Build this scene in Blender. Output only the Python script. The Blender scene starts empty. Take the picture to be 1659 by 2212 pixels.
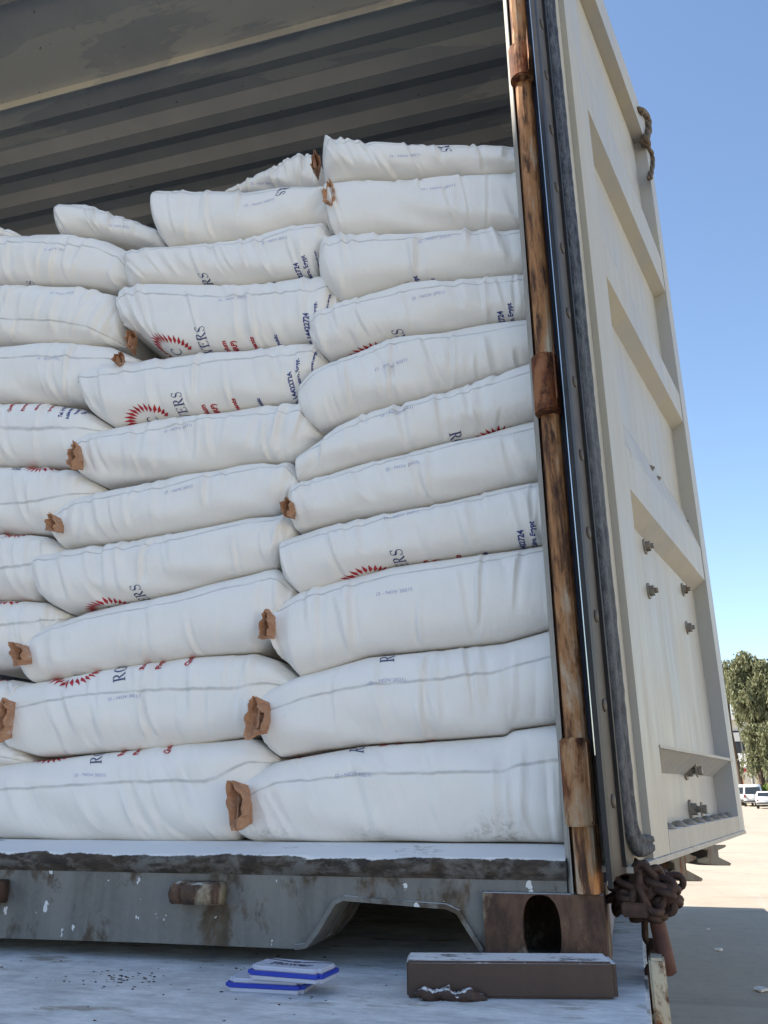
import bpy, bmesh, math, random
import numpy as np
from mathutils import Vector, Matrix
sc = bpy.context.scene
# ------------------------------------------------------------------ camera, sky, sun, exposure
F, YAW, PITCH, ROLL = 1771.2676, .278, .3288, -.0079       # calibrated on a 1659 x 2212 picture
CAM = np.array([.0527, -1.2444, .1033])
def axes():
    f = np.array([-math.sin(YAW)*math.cos(PITCH), math.cos(YAW)*math.cos(PITCH), math.sin(PITCH)])
    r = np.array([math.cos(YAW), math.sin(YAW), 0]); u = np.cross(r, f)
    return math.cos(ROLL)*r+math.sin(ROLL)*u, -math.sin(ROLL)*r+math.cos(ROLL)*u, f
RX, UP, FW = axes()
cd = bpy.data.cameras.new('camera'); cam = bpy.data.objects.new('camera', cd); sc.collection.objects.link(cam)
cd.sensor_fit = 'HORIZONTAL'; cd.sensor_width = 36; cd.lens = 36*F/1659; cd.clip_start = .02; cd.clip_end = 5000
cam.matrix_world = Matrix([[RX[i], UP[i], -FW[i], CAM[i]] for i in range(3)]+[[0, 0, 0, 1]])
sc.camera = cam
SUN_AZ = math.atan2(-.025, -1)         # towards the sun, from +x counter-clockwise
SUN_EL = math.radians(40)
SHADE_H = 10.75
w = bpy.data.worlds.new('World'); sc.world = w; w.use_nodes = True
wn = w.node_tree; bg = wn.nodes['Background']; sky = wn.nodes.new('ShaderNodeTexSky')
sky.sky_type = 'NISHITA'; sky.sun_disc = False; sky.sun_elevation = SUN_EL
sky.sun_rotation = math.pi/2-SUN_AZ; sky.air_density = 1.1; sky.dust_density = .4; sky.ozone_density = 2.2
wn.links.new(sky.outputs[0], bg.inputs[0]); bg.inputs[1].default_value = .095
sl = bpy.data.lights.new('sun', 'SUN'); sl.energy = 4.2; sl.angle = math.radians(.5); sl.color = (1, .94, .84)
so = bpy.data.objects.new('sun', sl); sc.collection.objects.link(so)
sd = Vector((math.cos(SUN_AZ)*math.cos(SUN_EL), math.sin(SUN_AZ)*math.cos(SUN_EL), math.sin(SUN_EL)))
so.rotation_euler = sd.to_track_quat('Z', 'Y').to_euler()
sc.view_settings.view_transform = 'Standard'; sc.view_settings.look = 'None'
sc.view_settings.exposure = 1.47; sc.view_settings.gamma = 1

# ------------------------------------------------------------------ helpers
def ray(U, V): return FW+RX*(U-829.5)/F-UP*(V-1106)/F
def aty(U, V, Y): d = ray(U, V); return CAM+d*(Y-CAM[1])/d[1]
def atz(U, V, Z): d = ray(U, V); return CAM+d*(Z-CAM[2])/d[2]
def projn(P):
    d = P-CAM; z = d@FW
    return 829.5+F*(d@RX)/z, 1106-F*(d@UP)/z
ORG = {}
def tag(o, label=None, cat=None, group=None, kind=None):
    if label: o['label'] = label
    if cat: o['category'] = cat
    if group: o['group'] = group
    if kind: o['kind'] = kind
    return o
def empty(name, loc, label, cat, group=None):
    o = bpy.data.objects.new(name, None); sc.collection.objects.link(o); o.location = loc
    o.empty_display_size = .1; ORG[o.name] = Vector(loc); return tag(o, label, cat, group)
def obj(name, bm, mat, parent=None, smooth=False, base=None):
    """bm is in world metres; the object's origin is its parent's (or base)"""
    org = ORG[parent.name] if parent else Vector(base or (0, 0, 0))
    me = bpy.data.meshes.new(name)
    if isinstance(bm, bmesh.types.BMesh):
        bmesh.ops.translate(bm, verts=bm.verts, vec=-org); bm.to_mesh(me); bm.free()
    else:
        v, f = bm[0], bm[1]
        me.from_pydata([tuple(Vector(p)-org) for p in v], [], f)
        if len(bm) > 2:
            uvl = me.uv_layers.new(name='UVMap'); idx = np.zeros(len(me.loops), int); me.loops.foreach_get('vertex_index', idx)
            uvl.data.foreach_set('uv', np.asarray(bm[2])[idx].ravel())
    for m in (mat if isinstance(mat, list) else [mat]): me.materials.append(m)
    if smooth: me.polygons.foreach_set('use_smooth', [True]*len(me.polygons))
    me.update()
    o = bpy.data.objects.new(name, me); sc.collection.objects.link(o)
    if parent: o.parent = parent
    else: o.location = org
    ORG[o.name] = org
    return o
def box(bm, x0, x1, y0, y1, z0, z1, bev=0):
    r = bmesh.ops.create_cube(bm, size=1); vs = r['verts']
    bmesh.ops.scale(bm, verts=vs, vec=(abs(x1-x0), abs(y1-y0), abs(z1-z0)))
    bmesh.ops.translate(bm, verts=vs, vec=((x0+x1)/2, (y0+y1)/2, (z0+z1)/2))
    if bev: bmesh.ops.bevel(bm, geom=list({e for v in vs for e in v.link_edges}), offset=bev, segments=2, affect='EDGES')
def hexa(bm, P):      # 8 points: bottom 4, top 4
    v = [bm.verts.new(tuple(p)) for p in P]
    for f in ((3, 2, 1, 0), (4, 5, 6, 7), (0, 1, 5, 4), (1, 2, 6, 5), (2, 3, 7, 6), (3, 0, 4, 7)): bm.faces.new([v[i] for i in f])
    return v
def tube(bm, pts, r, n=10, closed=False, cap=True):
    pts = [Vector(p) for p in pts]; rings = []; up0 = None
    m = len(pts); rr = r if hasattr(r, '__len__') else [r]*m
    for i, p in enumerate(pts):
        a = pts[(i-1) % m] if (closed or i > 0) else p; b = pts[(i+1) % m] if (closed or i < m-1) else p
        t = (b-a).normalized()
        if up0 is None: up0 = t.orthogonal().normalized()
        up0 = (up0-t*up0.dot(t)).normalized(); s = t.cross(up0)
        rings.append([bm.verts.new(p+(up0*math.cos(2*math.pi*k/n)+s*math.sin(2*math.pi*k/n))*rr[i]) for k in range(n)])
    for i in range(m if closed else m-1):
        A, B = rings[i], rings[(i+1) % m]
        off = 0
        if closed and i == m-1:
            off = min(range(n), key=lambda q: (A[0].co-B[q].co).length)
        for k in range(n): bm.faces.new((A[k], A[(k+1) % n], B[(k+1+off) % n], B[(k+off) % n]))
    if cap and not closed: bm.faces.new(rings[0][::-1]); bm.faces.new(rings[-1])
def cyl(bm, a, b, r, n=16): tube(bm, [a, b], r, n)
def extrude_poly(bm, pts, d):   # planar world polygon, extruded by vector d
    a = [bm.verts.new(tuple(p)) for p in pts]; b = [bm.verts.new(tuple(Vector(p)+Vector(d))) for p in pts]
    n = len(a); bm.faces.new(a); bm.faces.new(b[::-1])
    for i in range(n): bm.faces.new((a[(i+1) % n], a[i], b[i], b[(i+1) % n]))
    bmesh.ops.recalc_face_normals(bm, faces=bm.faces)
def B(): return bmesh.new()

# ------------------------------------------------------------------ materials
class NT:
    def __init__(s, name):
        s.m = bpy.data.materials.new(name); s.m.use_nodes = True; s.t = s.m.node_tree
        s.b = s.t.nodes['Principled BSDF']
        s.co = s.t.nodes.new('ShaderNodeTexCoord')
    def N(s, t, **k):
        n = s.t.nodes.new('ShaderNode'+t)
        for a, v in k.items(): setattr(n, a, v)
        return n
    def L(s, a, b): s.t.links.new(a, b)
    def map(s, scale=(1, 1, 1), rot=(0, 0, 0), src='Object', loc=(0, 0, 0)):
        n = s.N('Mapping'); n.inputs['Scale'].default_value = scale; n.inputs['Rotation'].default_value = rot; n.inputs['Location'].default_value = loc
        s.L(s.co.outputs[src], n.inputs[0]); return n.outputs[0]
    def noise(s, vec, scale, detail=5, rough=.6, dist=0):
        n = s.N('TexNoise'); n.inputs['Scale'].default_value = scale; n.inputs['Detail'].default_value = detail
        n.inputs['Roughness'].default_value = rough; n.inputs['Distortion'].default_value = dist
        s.L(vec, n.inputs['Vector']); return n.outputs[0]
    def ramp(s, fac, a, b, ca=0, cb=1):
        n = s.N('MapRange'); n.inputs[1].default_value = a; n.inputs[2].default_value = b; n.inputs[3].default_value = ca; n.inputs[4].default_value = cb
        s.L(fac, n.inputs[0]); return n.outputs[0]
    def mix(s, fac, a, b):
        n = s.N('Mix', data_type='RGBA')
        for sock, v in ((n.inputs[0], fac), (n.inputs[6], a), (n.inputs[7], b)):
            if isinstance(v, (tuple, list)): sock.default_value = (*v[:3], 1)
            elif isinstance(v, (int, float)): sock.default_value = v
            else: s.L(v, sock)
        return n.outputs[2]
    def math(s, op, a, b=0):
        n = s.N('Math', operation=op)
        for sock, v in ((n.inputs[0], a), (n.inputs[1], b)):
            if isinstance(v, (int, float)): sock.default_value = v
            else: s.L(v, sock)
        return n.outputs[0]
    def color(s, c):
        if isinstance(c, tuple): s.b.inputs['Base Color'].default_value = (*c, 1)
        else: s.L(c, s.b.inputs['Base Color'])
    def set(s, rough=.6, metal=0, spec=.4):
        if isinstance(rough, (int, float)): s.b.inputs['Roughness'].default_value = rough
        else: s.L(rough, s.b.inputs['Roughness'])
        s.b.inputs['Metallic'].default_value = metal; s.b.inputs['Specular IOR Level'].default_value = spec
    def bump(s, h, strength=.3, dist=.01, prev=None):
        n = s.N('Bump'); n.inputs['Strength'].default_value = strength; n.inputs['Distance'].default_value = dist
        s.L(h, n.inputs['Height'])
        if prev is not None: s.L(prev, n.inputs['Normal'])
        s.L(n.outputs[0], s.b.inputs['Normal']); return n.outputs[0]
def plain(name, c, rough=.6, metal=0, var=.12, scale=30, bump=.15, spec=.4):
    t = NT(name); v = t.map(); n = t.noise(v, scale)
    t.color(t.mix(t.ramp(n, .3, .7), tuple(x*(1-var) for x in c), tuple(min(1, x*(1+var)) for x in c)))
    t.set(rough, metal, spec)
    if bump: t.bump(n, bump, .002)
    return t.m
def weathered(name, paint, amt=.5, scale=9, stretch=(1, 1, .35), rust=(.23, .075, .025), dark=(.055, .022, .012), orange=None, dust=0, rough=.6, gloss=None, dirt=.35, specks=False):
    """old paint with rust blotches, streaks, grime and optional white dust on upward faces"""
    t = NT(name); v = t.map(stretch)
    n1 = t.noise(v, scale, 8, .65, .4); n2 = t.noise(v, scale*3.1, 6, .7, .2); n3 = t.noise(t.map((1, 1, .12)), scale*2.2, 5, .6)
    nn = t.noise(t.map(), scale*9, 4, .7)
    grime = t.ramp(n3, .35, .72)
    c = t.mix(t.math('MULTIPLY', grime, dirt), paint, tuple(x*.42 for x in paint))
    c = t.mix(t.math('MULTIPLY', t.ramp(nn, .4, .7), .22), c, tuple(min(1, x*1.35) for x in paint))
    th = .72-.42*amt
    f1 = t.ramp(t.math('ADD', t.math('MULTIPLY', n1, .7), t.math('MULTIPLY', n2, .3)), th-.03, th+.04)
    rc = t.mix(t.ramp(n2, .4, .62), rust, dark)
    if orange:
        f0 = t.ramp(t.math('ADD', t.math('MULTIPLY', n1, .75), t.math('MULTIPLY', n3, .25)), th-.14, th-.03)
        c = t.mix(f0, c, orange)
    c = t.mix(f1, c, rc)
    if specks:
        vo = t.N('TexVoronoi'); vo.inputs['Scale'].default_value = 38; t.L(t.map((1, 1, .55)), vo.inputs['Vector'])
        sp = t.math('MULTIPLY', t.math('LESS_THAN', vo.outputs['Distance'], t.ramp(t.noise(t.map(), 90, 2), .4, .6, .04, .2)), t.math('GREATER_THAN', t.noise(t.map(), 9), .46))
        c = t.mix(sp, c, (.62, .63, .64))
    if dust:
        g = t.N('NewGeometry'); sx = t.N('SeparateXYZ'); t.L(g.outputs['Normal'], sx.inputs[0])
        nd = t.noise(t.map((.45, 1, 1)), 46, 8, .8); nd2 = t.noise(t.map(), 8, 5, .7)
        f = t.ramp(t.math('ADD', t.math('MULTIPLY', sx.outputs[2], .6), t.math('ADD', t.math('MULTIPLY', nd, .9), t.math('MULTIPLY', nd2, .6))), 1.53-.35*dust, 1.62-.35*dust)
        c = t.mix(f, c, (.74, .735, .73))
    t.color(c); t.set(t.ramp(f1, 0, 1, rough, .85), 0, .4)
    b = t.bump(n2, .35, .0025); t.bump(nn, .25, .001, b)
    return t.m
M = {}
def bag_mat(name, stains=()):
    t = NT(name); uv = t.map(src='UV'); sx = t.N('SeparateXYZ'); t.L(uv, sx.inputs[0])
    o = t.co.outputs['Object']
    n1 = t.noise(t.map((1, 1, 1)), 14, 4, .6); 
    c = t.mix(n1, (.76, .73, .68), (.85, .82, .78))
    # sewn edge line
    wob = t.math('ADD', sx.outputs[1], t.math('MULTIPLY', t.math('SUBTRACT', t.noise(t.map((1, 0, 0), src='UV'), 9, 3), .5), .03))
    d = t.math('ABSOLUTE', t.math('SUBTRACT', wob, .5))
    line = t.ramp(d, .004, .014, 1, 0)
    vis = t.ramp(t.noise(t.map((1, 0, 0), src='UV'), 13, 2), .3, .55, .25, 1)
    c = t.mix(t.math('MULTIPLY', t.math('MULTIPLY', line, vis), .6), c, (.33, .32, .3))
    sm = t.ramp(t.noise(t.map((1, 1, 1)), 120, 2), .68, .76, 0, .12)
    c = t.mix(sm, c, (.4, .36, .3))
    for (su, sv, ru, rv, k) in stains:
        dx = t.math('DIVIDE', t.math('SUBTRACT', sx.outputs[0], su), ru); dy = t.math('DIVIDE', t.math('SUBTRACT', sx.outputs[1], sv), rv)
        rr = t.math('ADD', t.math('MULTIPLY', dx, dx), t.math('MULTIPLY', dy, dy))
        f = t.math('MULTIPLY', t.ramp(rr, .1, 1, 1, 0), t.ramp(t.noise(t.map(), 70, 6, .75), .47, .68, 0, k))
        c = t.mix(f, c, (.26, .22, .15))
    t.color(c); t.set(.42, 0, .5)
    t.b.inputs['Sheen Weight'].default_value = .15
    # fine creases running round the bag and woven texture
    w1 = t.noise(t.map((19, 1.3, 1), src='UV', rot=(0, 0, .06)), 1.0, 5, .62, .5)
    r1 = t.math('ABSOLUTE', t.math('SUBTRACT', w1, .5))
    w2 = t.noise(t.map((1, 1, 1)), 60, 5, .7)
    b = t.bump(t.ramp(r1, 0, .11), .13, .004)
    b = t.bump(w2, .12, .0012, b)
    ln = t.ramp(d, .0, .02, 1, 0)
    t.bump(ln, .5, .0015, b)
    return t.m
M['bag'] = bag_mat('woven_sack')
M['bag_dirty'] = bag_mat('woven_sack_stained', [(.78, .02, .12, .34, .8), (.12, .1, .1, .35, .55), (.42, .05, .08, .2, .35)])
def kraft():
    t = NT('kraft_paper'); n = t.noise(t.map(), 60, 6, .7); n2 = t.noise(t.map(), 25, 4, .6)
    c = t.mix(t.ramp(n, .3, .7), (.38, .19, .11), (.52, .31, .19)); c = t.mix(t.ramp(n2, .56, .7, 0, .75), c, (.66, .6, .55))
    t.color(c); t.set(.8, 0, .2); t.bump(n, .5, .004); return t.m
M['kraft'] = kraft()
M['red'] = plain('red_ink', (.42, .02, .03), .55, bump=0, var=.25, scale=120)
M['blue'] = plain('dark_blue_ink', (.045, .06, .16), .55, bump=0, var=.4, scale=150)
M['navy'] = plain('bold_blue_ink', (.03, .05, .22), .55, bump=0, var=.35, scale=150)
M['stamp'] = plain('stamp_ink', (.33, .35, .56), .6, bump=0, var=.3, scale=300)
M['post'] = weathered('rusted_orange_paint', (.52, .45, .34), amt=.50, scale=17, stretch=(1.6, 1.2, .26), orange=(.42, .20, .08), rust=(.17, .075, .035), dark=(.07, .035, .022), rough=.75)
M['hinge'] = weathered('rusted_hinge', (.40, .33, .23), amt=.6, scale=13, stretch=(1, 1, .5), orange=(.30, .12, .045))
M['hinge_pale'] = weathered('pale_hinge_paint', (.46, .40, .29), amt=.56, scale=12, stretch=(1.2, 1.2, .45), orange=(.38, .2, .09))
M['strip'] = weathered('post_edge_paint', (.36, .34, .30), amt=.18, scale=20, dirt=.4)
M['sill'] = weathered('grey_sill_paint', (.18, .178, .165), amt=.40, scale=13, stretch=(1, 1, .6), dust=.75, specks=True, dirt=.7, rust=(.13, .095, .065), dark=(.07, .055, .04))
M['lip'] = weathered('grimy_lip', (.13, .125, .115), amt=.6, scale=20, stretch=(.5, 1, 1), dust=1.15, rust=(.08, .06, .045), dark=(.03, .025, .02))
M['casting'] = weathered('rusty_casting', (.34, .29, .2), amt=.66, scale=8, stretch=(1.3, 1, .6), dust=.75, rust=(.13, .075, .05), dark=(.05, .03, .022))
M['floor'] = weathered('floor_dust', (.20, .19, .18), amt=.45, scale=14, dust=1.1, rust=(.1, .08, .06))
M['wall'] = weathered('container_wall_paint', (.21, .22, .23), amt=.14, scale=5, dirt=.5)
M['wallout'] = weathered('container_outer_paint', (.12, .14, .20), amt=.2, scale=12, dirt=.6)
def ceil():
    t = NT('ceiling_paint'); n = t.noise(t.map((.35, 1.3, 1), loc=(.3, .1, 0)), 2.0, 7, .62, .3); n2 = t.noise(t.map(), 7, 4)
    n3 = t.noise(t.map((1, 1, 1)), 40, 3, .7)
    c = t.mix(t.ramp(n2, .35, .65), (.38, .38, .36), (.44, .43, .40))
    c = t.mix(t.ramp(n, .55, .562), c, (.52, .505, .44)); c = t.mix(t.ramp(n3, .70, .74), c, (.05, .04, .03))
    t.color(c); t.set(.45, 0, .4); t.bump(n2, .2, .004); return t.m
M['ceil'] = ceil()
def doorpaint():
    t = NT('beige_door_paint'); v = t.map((1, 1, .35)); n = t.noise(v, 2.6, 6, .6, .5); n2 = t.noise(t.map((1, 1, .15)), 22, 6, .65); n3 = t.noise(t.map(), 45, 5, .75)
    c = t.mix(t.ramp(n, .40, .60), (.365, .37, .375), (.42, .395, .335))
    c = t.mix(t.ramp(n2, .5, .75, 0, .35), c, (.38, .35, .31)); c = t.mix(t.ramp(n3, .70, .73, 0, .8), c, (.2, .14, .09))
    rs = t.noise(t.map((1, 1, .32)), 8, 8, .72); c = t.mix(t.ramp(rs, .685, .70), c, (.20, .10, .05))
    t.color(c); t.set(t.ramp(n2, .3, .7, .34, .6), 0, .45); b = t.bump(n, .1, .01); t.bump(n3, .2, .001, b); return t.m
M['door'] = doorpaint()
M['door_edge'] = weathered('door_frame_edge', (.46, .44, .38), amt=.2, scale=14, stretch=(1, 1, .3), rough=.5, rust=(.25, .09, .03), dirt=.5)
M['shelf'] = weathered('dusty_ledge_paint', (.42, .40, .36), amt=.15, scale=9, dust=.75)
def rubber():
    t = NT('worn_rubber'); n = t.noise(t.map((1, 1, .45)), 90, 8, .8); n2 = t.noise(t.map((1, 1, .2)), 9, 4)
    c = t.mix(t.ramp(n, .44, .62), (.018, .021, .032), (.11, .12, .14)); c = t.mix(t.ramp(n2, .5, .7, 0, .6), c, (.13, .14, .145))
    t.color(c); t.set(.7, 0, .3); t.bump(n, .7, .004); return t.m
M['rubber'] = rubber()
M['black'] = plain('black_rubber', (.018, .017, .018), .55, var=.4)
M['retainer'] = plain('dark_retainer_strip', (.07, .06, .05), .6, var=.25, scale=18)
M['chrome'] = plain('bright_metal_fin', (.85, .82, .76), .22, metal=1, var=.1, scale=8, bump=.05)
M['navyfin'] = weathered('navy_seal', (.04, .055, .11), amt=.2, scale=30, stretch=(3, 3, .15), dust=.0, rust=(.16, .17, .2), dark=(.01, .01, .02))
M['brownfin'] = plain('brown_edge', (.2, .13, .08), .5)
M['bolt'] = weathered('grubby_bolt', (.24, .22, .19), amt=.35, scale=60, rough=.5)
M['cam'] = weathered('dark_cam_paint', (.10, .09, .075), amt=.4, scale=25, dust=.3)
M['beam'] = weathered('brown_steel', (.07, .045, .035), amt=.42, scale=14, stretch=(.4, 1, 1), dust=.95, rust=(.085, .04, .028), dark=(.035, .022, .018), dirt=.3)
M['chain'] = plain('rusty_chain_steel', (.05, .027, .02), .75, var=.5, scale=70, bump=.5)
M['lever'] = plain('rust_red_bar', (.085, .035, .028), .65, var=.4, scale=30, bump=.4)
M['stake'] = weathered('stake_paint', (.55, .50, .38), amt=.45, scale=17, stretch=(1, 1, .6))
M['tyre'] = plain('tyre_rubber', (.025, .025, .025), .8)
M['steelblack'] = plain('chassis_paint', (.05, .05, .05), .6)
def deck():
    t = NT('dusty_deck'); v = t.map((.7, 1.5, 1)); n = t.noise(v, 9, 8, .7, .3); n2 = t.noise(t.map(), 55, 6, .75); n3 = t.noise(t.map((.3, 3, 1)), 28, 5, .7)
    c = t.mix(t.ramp(t.noise(t.map((.6, 1.3, 1)), 17, 8, .78), .36, .62), (.50, .50, .50), (.80, .80, .79))
    c = t.mix(t.ramp(n3, .53, .7, 0, .35), c, (.25, .25, .24))
    c = t.mix(t.ramp(n, .57, .66, 0, .75), c, (.27, .23, .17)); c = t.mix(t.ramp(t.noise(t.map((1, .6, 1), rot=(0, 0, .5)), 5, 6, .7, 1.0), .5, .7, 0, .45), c, (.36, .36, .37))
    t.color(c); t.set(.85, 0, .2); b = t.bump(n2, .6, .004); t.bump(n3, .4, .003, b); return t.m
M['deck'] = deck()
def ground():
    t = NT('pale_concrete_ground'); n = t.noise(t.map(), .35, 6, .6); n2 = t.noise(t.map(), 6, 8, .75); n3 = t.noise(t.map((1, .25, 1)), 1.5, 6, .6)
    c = t.mix(t.ramp(n, .35, .65), (.36, .30, .23), (.43, .36, .275)); c = t.mix(t.ramp(n2, .5, .75, 0, .5), c, (.2, .185, .17))
    c = t.mix(t.ramp(n3, .55, .7, 0, .35), c, (.42, .39, .35)); c = t.mix(t.ramp(t.noise(t.map((.25, 1, 1)), 1.1, 7, .7, .8), .56, .66, 0, .4), c, (.16, .14, .12)); c = t.mix(t.ramp(t.noise(t.map(), 40, 3), .72, .76, 0, .6), c, (.08, .075, .07))
    t.color(c); t.set(.9, 0, .2); t.bump(n2, .4, .02); return t.m
M['ground'] = ground()
M['debris'] = plain('pale_litter', (.62, .6, .56), .8)
M['pad_blue'] = plain('blue_plastic', (.02, .05, .42), .3, var=.05, spec=.5)
M['pad_white'] = plain('white_plastic', (.50, .53, .64), .35, var=.04, spec=.5)
M['pad_print'] = plain('dark_print', (.04, .045, .08), .5, bump=0)
M['white_car'] = plain('white_car_paint', (.8, .8, .79), .3, var=.02, bump=0)
M['glass'] = plain('car_glass', (.03, .035, .04), .08, var=.1, bump=0, spec=.6)
M['lamp_red'] = plain('tail_lamp', (.35, .03, .02), .3, bump=0)
M['chrome_dark'] = plain('dark_trim', (.06, .06, .06), .4, bump=0)
M['cream'] = plain('cream_render', (.66, .58, .42), .85, var=.06, scale=2)
M['pale'] = plain('pale_render', (.62, .62, .6), .85, var=.06, scale=2)
M['rail'] = plain('white_rail_paint', (.7, .7, .7), .6)
M['dark_open'] = plain('dark_window_glass', (.03, .035, .045), .2, bump=0)
M['red_door'] = plain('red_door_paint', (.35, .03, .04), .6)
M['pole'] = plain('galvanised_pole', (.5, .48, .45), .5)
M['bark'] = plain('bark', (.12, .085, .06), .9, scale=8, bump=.5)
def leaf(name, a, b):
    t = NT(name); n = t.noise(t.map(), 1.1, 4, .6); t.color(t.mix(t.ramp(n, .35, .65), a, b)); t.set(.65, 0, .3)
    tr = t.N('BsdfTranslucent'); t.L(t.mix(t.ramp(n, .35, .65), a, b), tr.inputs[0]); ms = t.N('MixShader'); ms.inputs[0].default_value = .3
    t.L(t.b.outputs[0], ms.inputs[1]); t.L(tr.outputs[0], ms.inputs[2]); t.L(ms.outputs[0], t.t.nodes['Material Output'].inputs[0]); return t.m
M['leaf'] = leaf('olive_foliage', (.12, .13, .065), (.25, .25, .135))
M['leaf_hedge'] = leaf('hedge_foliage', (.10, .17, .02), (.18, .26, .04))

# ------------------------------------------------------------------ ground and far structure
GZ = -1.5
gb = B(); bmesh.ops.create_grid(gb, x_segments=2, y_segments=2, size=1500); bmesh.ops.translate(gb, verts=gb.verts, vec=(0, 0, GZ))
tag(obj('ground', gb, M['ground']), 'pale dusty concrete yard in sun and shade', 'ground', kind='structure')

# ------------------------------------------------------------------ shipping container
W_, LEN, ZT = 2.44, 12.1, 2.40
ct = empty('shipping_container', (-W_/2, 0, -.118), 'weathered grey shipping container with its rear doors open, packed with white sacks', 'container')
def corr(bm, fixed, y0, y1, z0, z1, depth, period, axis='x', x0=0, x1=0, off=0, thick=.002, phase=0):
    """corrugated sheet: trapezoid waves along y; 'x': wall at x=fixed, 'z': roof at z=fixed"""
    pr = []; y = y0+phase; f = period*.26; s = period*.24
    pr.append((y0, 0)); k = 0
    while y < y1-period:
        pr += [(y, 0), (y+f, 0), (y+f+s, depth), (y+f+s+f, depth)]; y += period
    pr += [(y, 0), (y1, 0)]
    P = [p for i, p in enumerate(pr) if i == 0 or p[0] > pr[i-1][0]+1e-5]
    if axis == 'x':
        a = [bm.verts.new((fixed+d, y, z0)) for y, d in P]; b = [bm.verts.new((fixed+d, y, z1)) for y, d in P]
        c = [bm.verts.new((fixed+d-thick, y, z0)) for y, d in P]; e = [bm.verts.new((fixed+d-thick, y, z1)) for y, d in P]
    else:
        a = [bm.verts.new((x0, y, fixed+d)) for y, d in P]; b = [bm.verts.new((x1, y, fixed+d)) for y, d in P]
        c = [bm.verts.new((x0, y, fixed+d+thick)) for y, d in P]; e = [bm.verts.new((x1, y, fixed+d+thick)) for y, d in P]
    n = len(P)
    for i in range(n-1):
        bm.faces.new((a[i], a[i+1], b[i+1], b[i])); bm.faces.new((c[i+1], c[i], e[i], e[i+1]))
        bm.faces.new((b[i], b[i+1], e[i+1], e[i])); bm.faces.new((a[i+1], a[i], c[i], c[i+1]))
# side walls
b = B(); corr(b, -.008, .062, LEN-.1, .02, ZT-.06, -.034, .278); o = obj('side_wall', b, [M['wallout']], ct)
b = B(); corr(b, -W_+.012, .062, LEN-.1, .02, ZT-.06, .034, .278); obj('side_wall', b, M['wall'], ct)
b = B(); box(b, -W_+.01, -.01, LEN-.05, LEN, 0, ZT); obj('end_wall', b, M['wall'], ct)
for x0, x1 in ((-.058, 0.0), (-W_, -W_+.058)):
    b = B(); box(b, x0, x1, .065, LEN-.002, ZT-.06, ZT, .004); obj('top_rail', b, M['wallout'], ct)
    b = B(); box(b, x0, x1, .165, LEN-.002, -.11, .02, .004); obj('bottom_rail', b, M['wallout'], ct)
# roof: plain header plate then corrugated sheet
b = B(); box(b, -W_+.06, -.06, .10, .40, 2.19, 2.20); box(b, -W_+.06, -.06, .3985, .4015, 2.165, 2.2215); obj('header_plate', b, M['ceil'], ct)
b = B(); corr(b, 2.178, .402, LEN-.06, 0, 0, .016, .185, 'z', -W_+.05, -.05, phase=.03); obj('roof', b, M['ceil'], ct)
b = B(); box(b, -W_+.062, -.062, -.0, .10, 2.17, ZT, .005); obj('door_header', b, M['strip'], ct)
# floor
b = B(); box(b, -W_+.05, -.05, .1285, LEN-.06, -.03, .0268); obj('floor', b, M['floor'], ct)
# door sill: top plate, lip and deep front plate with forklift cut-out
b = B(); extrude_poly(b, [(-W_+.163, y, z) for y, z in ((.012, -.012), (.012, .0156), (.080, .0275), (.128, .0275), (.128, -.012))], (W_-.163-.046, 0, 0)); obj('threshold_plate', b, M['floor'], ct)
# rolled, battered front edge of the sill, one sheet from the plate down to the front panel
b = B(); rng = random.Random(12); nx = 420; rows = []
prof = [(.0115, .0158), (.004, .0148), (-.001, .0136), (-.0040, .0112), (-.0052, .0072), (-.0050, .0025), (-.0040, -.0025), (-.0020, -.0075), (.0008, -.0115), (.0035, -.0145)]
ph = [rng.uniform(0, 6.28) for _ in range(8)]
for i in range(nx+1):
    x = -W_+.163+(W_-.163-.0467)*i/nx; row = []
    for k, (y, z) in enumerate(prof):
        a_ = .0 if k in (0, 9) else 1
        row.append(b.verts.new((x, y+a_*(.0011*math.sin(x*23+ph[0]+k*.5)+.0007*math.sin(x*71+ph[1]+k)+rng.uniform(-.0007, .0007)), z+a_*(.0012*math.sin(x*17+ph[2])+.0006*math.sin(x*57+ph[3]+k)+rng.uniform(-.0006, .0006)))))
    rows.append(row)
for p_, q_ in zip(rows[:-1], rows[1:]):
    for k in range(len(prof)-1): b.faces.new((p_[k], p_[k+1], q_[k+1], q_[k]))
bmesh.ops.recalc_face_normals(b, faces=b.faces); obj('sill_lip', b, M['lip'], ct, True)
def sp(U, V): p = aty(U, V, 0.004); return (p[0], .004, p[2])
pts = [(-W_+.163, .004, -.0145), (-W_+.163, .004, -.108), (-1.35, .004, -.1105), sp(-20, 2026), sp(300, 2036), sp(640, 2050), sp(665, 2046), sp(690, 2015), sp(727, 1952), sp(745, 1944), sp(965, 1962), sp(988, 1972), sp(1040, 2055)]
pts += [(-.1635, .004, pts[-1][2]), (-.1635, .004, -.0292), (-.0475, .004, -.0292), (-.0475, .004, -.0145)]
b = B(); extrude_poly(b, pts, (0, .012, 0)); obj('sill_plate', b, M['sill'], ct)
b = B()       # flange welded round the cut-out
ar = [sp(640, 2050), sp(665, 2046), sp(690, 2015), sp(727, 1952), sp(745, 1944), sp(965, 1962), sp(988, 1972), sp(1040, 2055)]
rows = []
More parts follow.
